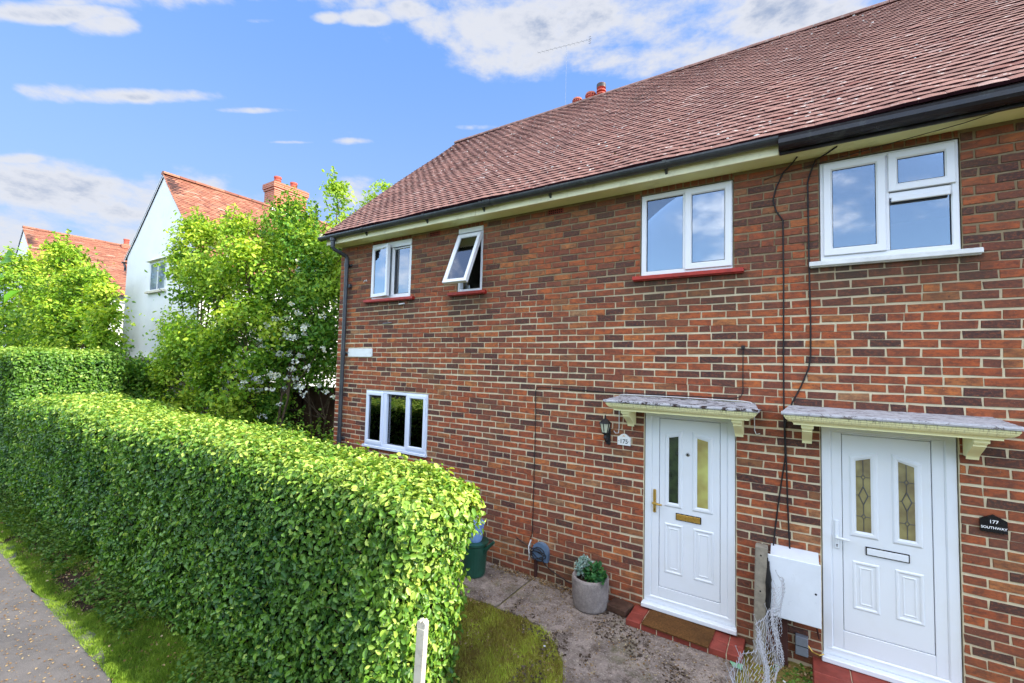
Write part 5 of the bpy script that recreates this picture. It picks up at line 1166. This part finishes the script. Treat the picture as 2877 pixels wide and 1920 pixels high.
scatter('wall_litter', 620, (3.2, 4.5, -.13, -.01), .020, 'litter_leaf', 'dry litter in the angle between slab and brick wall', 'litter', (.004, .03), spread=.5, sd=6)
scatter('path_litter', 3600, (3.3, 6.0, -1.9, -.05), .015, 'litter_leaf', 'small dry crumbs scattered over the concrete slabs', 'litter', (.005, .009), spread=.35, sd=7, thr=-.05)
scatter('path_dirt', 5000, (3.9, 6.0, -1.9, -.15), .022, 'dirt_bits', 'dark dirt and rotted leaves spread over the concrete slabs', 'dirt', (.004, .007), spread=.25, sd=27, thr=.22, wid=.9)
scatter('border_weeds', 900, (6.05, 6.60, -1.6, -.02), .030, 'weed_leaf', 'small weeds in the soil by the chain-link fence', 'weeds', (-.01, .05), thr=.15, sd=9)
scatter('border_litter', 900, (6.03, 6.60, -1.6, -.02), .024, 'litter_leaf', 'dry leaves on the soil under the meter cabinet', 'litter', (-.01, .02), spread=.5, sd=10)
# pale lobed leaf lying by the right-hand step
m = MB(); q = []
for k in range(30):
    a = 6.283*k/30; r_ = .040*(1+.55*max(0, math.cos(2.5*a))**1.2)*(1.0 if k else .6); q.append((6.0+r_*math.cos(a+.3), -.375+r_*math.sin(a+.3), .012+.008*math.sin(3*a)))
m.add([(6.0, -.375, .028)]+q, [(0, 1+k, 1+(k+1) % 30) for k in range(30)]); tag(m.build('fallen_leaf', 'pale_leaf'), 'pale green lobed leaf lying at the corner of the concrete slab', 'leaf')
m = MB(); m.tube([(6.34, -.38, .02), (6.41, -.42, .015)], .006, 6); tag(m.build('litter_stick', 'white_cable'), 'short white stick on the soil below the meter cabinet', 'litter')
m = MB(); m.add([(4.50, -1.14, .012), (4.525, -1.155, .02), (4.515, -1.125, .016), (4.49, -1.12, .01)], [(0, 1, 2, 3)]); m.xform(Matrix.Translation((.0, .02, .008))); tag(m.build('paper_scrap', 'sign_white'), 'tiny white scrap on the mossy lawn near the slab edge', 'litter')

# ---- wooden fence behind the shrubs
FN = empty('wooden_fence', (-3.6, 1.6, 0), 'dark brown wooden fence in shade behind the shrubs', 'fence')
for i in range(4):
    xa = -7.2+i*1.75; m = MB(); x = xa
    while x < xa+1.7: m.bbox(x, x+.145, 1.60+.012*(int(x*7) % 2), 1.615+.012*(int(x*7) % 2), 0, 1.93+random.uniform(-.012, .012), .003); x += .135
    m.box(xa, xa+1.7, 1.63, 1.66, .3, .36); m.box(xa, xa+1.7, 1.63, 1.66, 1.6, 1.66); m.build('fence_panel', 'fence_wood', FN)
    m = MB(); m.bbox(xa-.05, xa+.04, 1.60, 1.69, 0, 1.98); m.build('fence_post', 'fence_wood', FN)

# ================================================================== WHITE HOUSES TO THE LEFT
def white_house(label, ax, az, y0, y1, lx, lz, lkx, lkz, rx, rz, wlx, wrx, wins, chim, full=True):
    """gable towards the street; ridge along y"""
    E_ = empty('white_house', (ax, (y0+y1)/2, 0), label, 'house')
    w = MB(); dz = .095
    top = [(wlx, lz-.02+(wlx-lx)*.6), (lkx, lkz-dz), (ax, az-dz), (wrx, rz-dz+(az-rz)/(ax-rx)*(wrx-rx))]
    w.prism([(wlx, -.3)]+top+[(wrx, -.3)], y0, y1, 'y'); W_ = w.build('wall', 'render_white', E_)
    r_ = MB(); v = Vector((rx-ax, 0, rz-az)); Ls = v.length; upd = -v/Ls; nr = Vector((upd.z*-1*-1, 0, 0)); nr = Vector((-upd.z*-1, 0, upd.x*-1)); nr = Vector((upd.z, 0, -upd.x)); 
    if nr.z < 0: nr = -nr
    oy = y0-.035
    r_.add([(rx, oy, rz), (rx, y1, rz), (ax, y1, az), (ax, oy, az), (lkx, oy, lkz), (lkx, y1, lkz), (lx, oy, lz), (lx, y1, lz)], [(0, 1, 2, 3), (3, 2, 5, 4), (4, 5, 7, 6)], 1)
    r_.add([(rx, oy, rz-.09), (ax, oy, az-.10), (ax, oy, az-.005), (rx, oy, rz-.005)], [(0, 1, 2, 3)], 2); r_.add([(lx, oy, lz-.09), (lkx, oy, lkz-.09), (ax, oy, az-.10), (ax, oy, az-.03), (lkx, oy, lkz-.03), (lx, oy, lz-.03)], [(0, 1, 4, 5), (1, 2, 3, 4)], 2); r_.add([(lx, oy-.02, lz-.03), (lkx, oy-.02, lkz-.03), (ax, oy-.02, az-.03), (ax, oy-.02, az+.0), (lkx, oy-.02, lkz+.0), (lx, oy-.02, lz+.0)], [(0, 1, 4, 5), (1, 2, 3, 4)], 3)
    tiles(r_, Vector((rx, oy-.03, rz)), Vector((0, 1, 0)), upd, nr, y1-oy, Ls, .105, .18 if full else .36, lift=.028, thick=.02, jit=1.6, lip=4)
    y = oy-.02
    while y < y1:
        r_.prism([(ax+.12*math.cos(math.pi*k/6), az-.03+.10*math.sin(math.pi*k/6)+random.uniform(-.004, .004)) for k in range(7)], y, y+.43, 'y', 0); y += .44
    R_ = r_.build('roof', ['orange_tile', 'tile_underlay', 'render_white', 'barge_white', 'orange_nose_shade'], E_); tag(R_, 'orange-red tiled roof')
    g_ = MB(); q = [(lx-.05+.05*math.cos(math.pi+math.pi*k/6), lz-.06+.05*math.sin(math.pi+math.pi*k/6)) for k in range(7)]; g_.prism(q, y0-.08, y1, 'y'); g_.tube([(lx-.04, y0-.02, lz-.1), (lx+.05, y0-.02, lz-.2), (wlx-.05, y0-.03, lz-.28), (wlx-.05, y0-.03, lz-.4)], .035, 8)
    q = [(rx+.05+.05*math.cos(math.pi+math.pi*k/6), rz-.03+.05*math.sin(math.pi+math.pi*k/6)) for k in range(7)]; g2 = MB(); g2.prism(q, y0-.08, y1, 'y'); g_.build('gutter', 'gutter_black', E_); g2.build('gutter', 'gutter_black', E_)
    for (a, b, c0, d0, mull) in wins:
        m = MB(); n0 = len(m.v); m.ring(a, b, c0, d0, .055, y0-.012, y0+.05, .008)
        for k in range(1, mull): xm = a+(b-a)*k/mull; m.bbox(xm-.03, xm+.03, y0-.011, y0+.05, c0+.055, d0-.055, .003)
        Wn = m.build('window', 'white_upvc', E_); p = MB(); p.box(a+.055, b-.055, y0-.006, y0-.002, c0+.055, d0-.055); p.build('pane', 'far_pane', Wn)
        p = MB(); p.bbox(a-.08, b+.08, y0-.10, y0-.001, c0-.07, c0-.005); p.build('sill', 'weathered_white_wood', Wn)
        if d0 > 3: p = MB(); p.prism([(y0-.12, d0+.03), (y0-.001, d0+.10), (y0-.001, d0+.02)], a-.1, b+.1, 'x'); p.build('drip_canopy', 'cream_paint', Wn)
    for (cx0, cx1, cy0, cy1, cz0, cz1, pots) in chim:
        m = MB(); m.box(cx0, cx1, cy0, cy1, cz0, cz1-.28, 0); m.box(cx0-.03, cx1+.03, cy0-.03, cy1+.03, cz1-.28, cz1-.20, 0); m.box(cx0-.06, cx1+.06, cy0-.06, cy1+.06, cz1-.20, cz1, 0); m.box(cx0, cx1, cy0, cy1, cz1+.001, cz1+.04, 1)
        m.box(cx1-.02, cx1+.10, cy0-.1, cy1+.1, cz0+.72, cz0+.80, 2) if full else None
        Cc = m.build('chimney', ['chimney_brick', 'mortar', 'render_white'], R_)
        for (pxx, pyy) in pots: pot(R_, pxx, pyy, cz1+.03, .13, .32, False, False)
    return E_
t = NT('far_pane', .06, .8); c = t.mix(t.rng(t.noise(2.5, 4), .35, .65), (.10, .13, .20), (.30, .36, .48)); t.set('Base Color', c); MAT['far_pane'] = t.m
WH = white_house('white rendered house with steep orange tiled gable roof and brick chimney', -10.25, 8.30, .7, 10.5, -13.15, 5.85, -12.2, 6.62, -7.02, 4.95, -12.95, -7.35,
    [(-10.85, -9.65, 4.58, 5.50, 2), (-9.75, -9.1, .95, 2.05, 1)], [(-10.75, -10.05, 4.05, 5.35, 7.4, 9.25, [(-10.42, 4.35), (-10.42, 5.0)])])
m = MB(); m.bbox(-12.97, -10.4, .55, .699, 2.43, 2.50); m.build('ledge', 'weathered_white_wood', WH); m = MB(); m.bbox(-10.35, -10.15, .68, .699, 1.42, 1.56); m.build('vent', 'grey_plastic', WH)
m = MB(); m.box(-9.3, -8.3, 5.6, 6.9, 6.3, 7.75); m.build('lean_to_gable', 'orange_tile', WH) if False else None
white_house('farther white house with an orange tiled roof at the left edge', -25.4, 8.70, .2, 13, -28.6, 5.6, -27.6, 6.5, -21.2, 5.45, -28.3, -21.6, [(-24, -22.9, 4.3, 5.3, 2)], [(-25.9, -25.1, 3.9, 5.0, 8.0, 8.72, [(-25.3, 4.1), (-25.3, 4.7)])], False)
# house across the street, mirrored in the right upper window
OH = empty('brick_house', (9, -25, 0), 'brick house with hipped roof across the street, reflected in the upper right window', 'house')
m = MB(); m.box(4, 14, -29, -22, 0, 5.2); m.build('wall', 'chimney_brick', OH)
m = MB(); m.add([(3.6, -29.4, 5.2), (14.4, -29.4, 5.2), (14.4, -21.6, 5.2), (3.6, -21.6, 5.2), (8.0, -25.5, 9.4), (10.4, -25.5, 9.4)], [(0, 1, 5, 4), (1, 2, 5), (2, 3, 4, 5), (3, 0, 4), (3, 2, 1, 0)]); m.build('roof', 'orange_tile', OH)
for k in range(3):
    m = MB(); m.box(5+k*3, 6.4+k*3, -22.0+.001, -21.95, 3.2, 4.4); m.build('window', 'white_upvc', OH)

# ---- television aerial on the chimney
AE = empty('tv_aerial', (1.99, 4.2, 8.6), 'thin television aerial rising from behind the brick roof ridge', 'aerial')
m = MB(); m.tube([(1.99, 4.2, 8.3), (1.99, 4.2, 10.12)], .0028, 6); m.build('mast', 'steel', AE)
m = MB(); m.tube([(1.2, 4.2, 10.18), (2.62, 4.2, 9.98)], .0024, 6)
for k in range(12): x = 1.25+k*.115; z = 10.17-(x-1.25)*.141; m.tube([(x, 4.12, z-.03), (x, 4.28, z+.03)], .0025, 4)
for k in range(4): m.tube([(2.55, 4.2, 9.90+k*.05), (2.6, 4.2, 9.90+k*.05)], .006, 4)
m.build('antenna', 'steel', AE)

# repeats of a kind share a group
GROUPS = {'cable': 'cables fixed along the brick wall', 'doorstep': 'red tiled doorsteps', 'white_house': 'white rendered houses to the left', 'wall_fixing': 'small fixings on the brick wall',
          'house_number_sign': 'house number signs', 'street_tree': 'leafy trees beyond the hedges', 'dark_bush': 'dark bushes behind the hedge', 'toy': 'toys behind the upper left window'}
for o in scene.objects:
    if o.parent is None and o.name.split('.')[0] in GROUPS and 'label' in o: o['group'] = GROUPS[o.name.split('.')[0]]
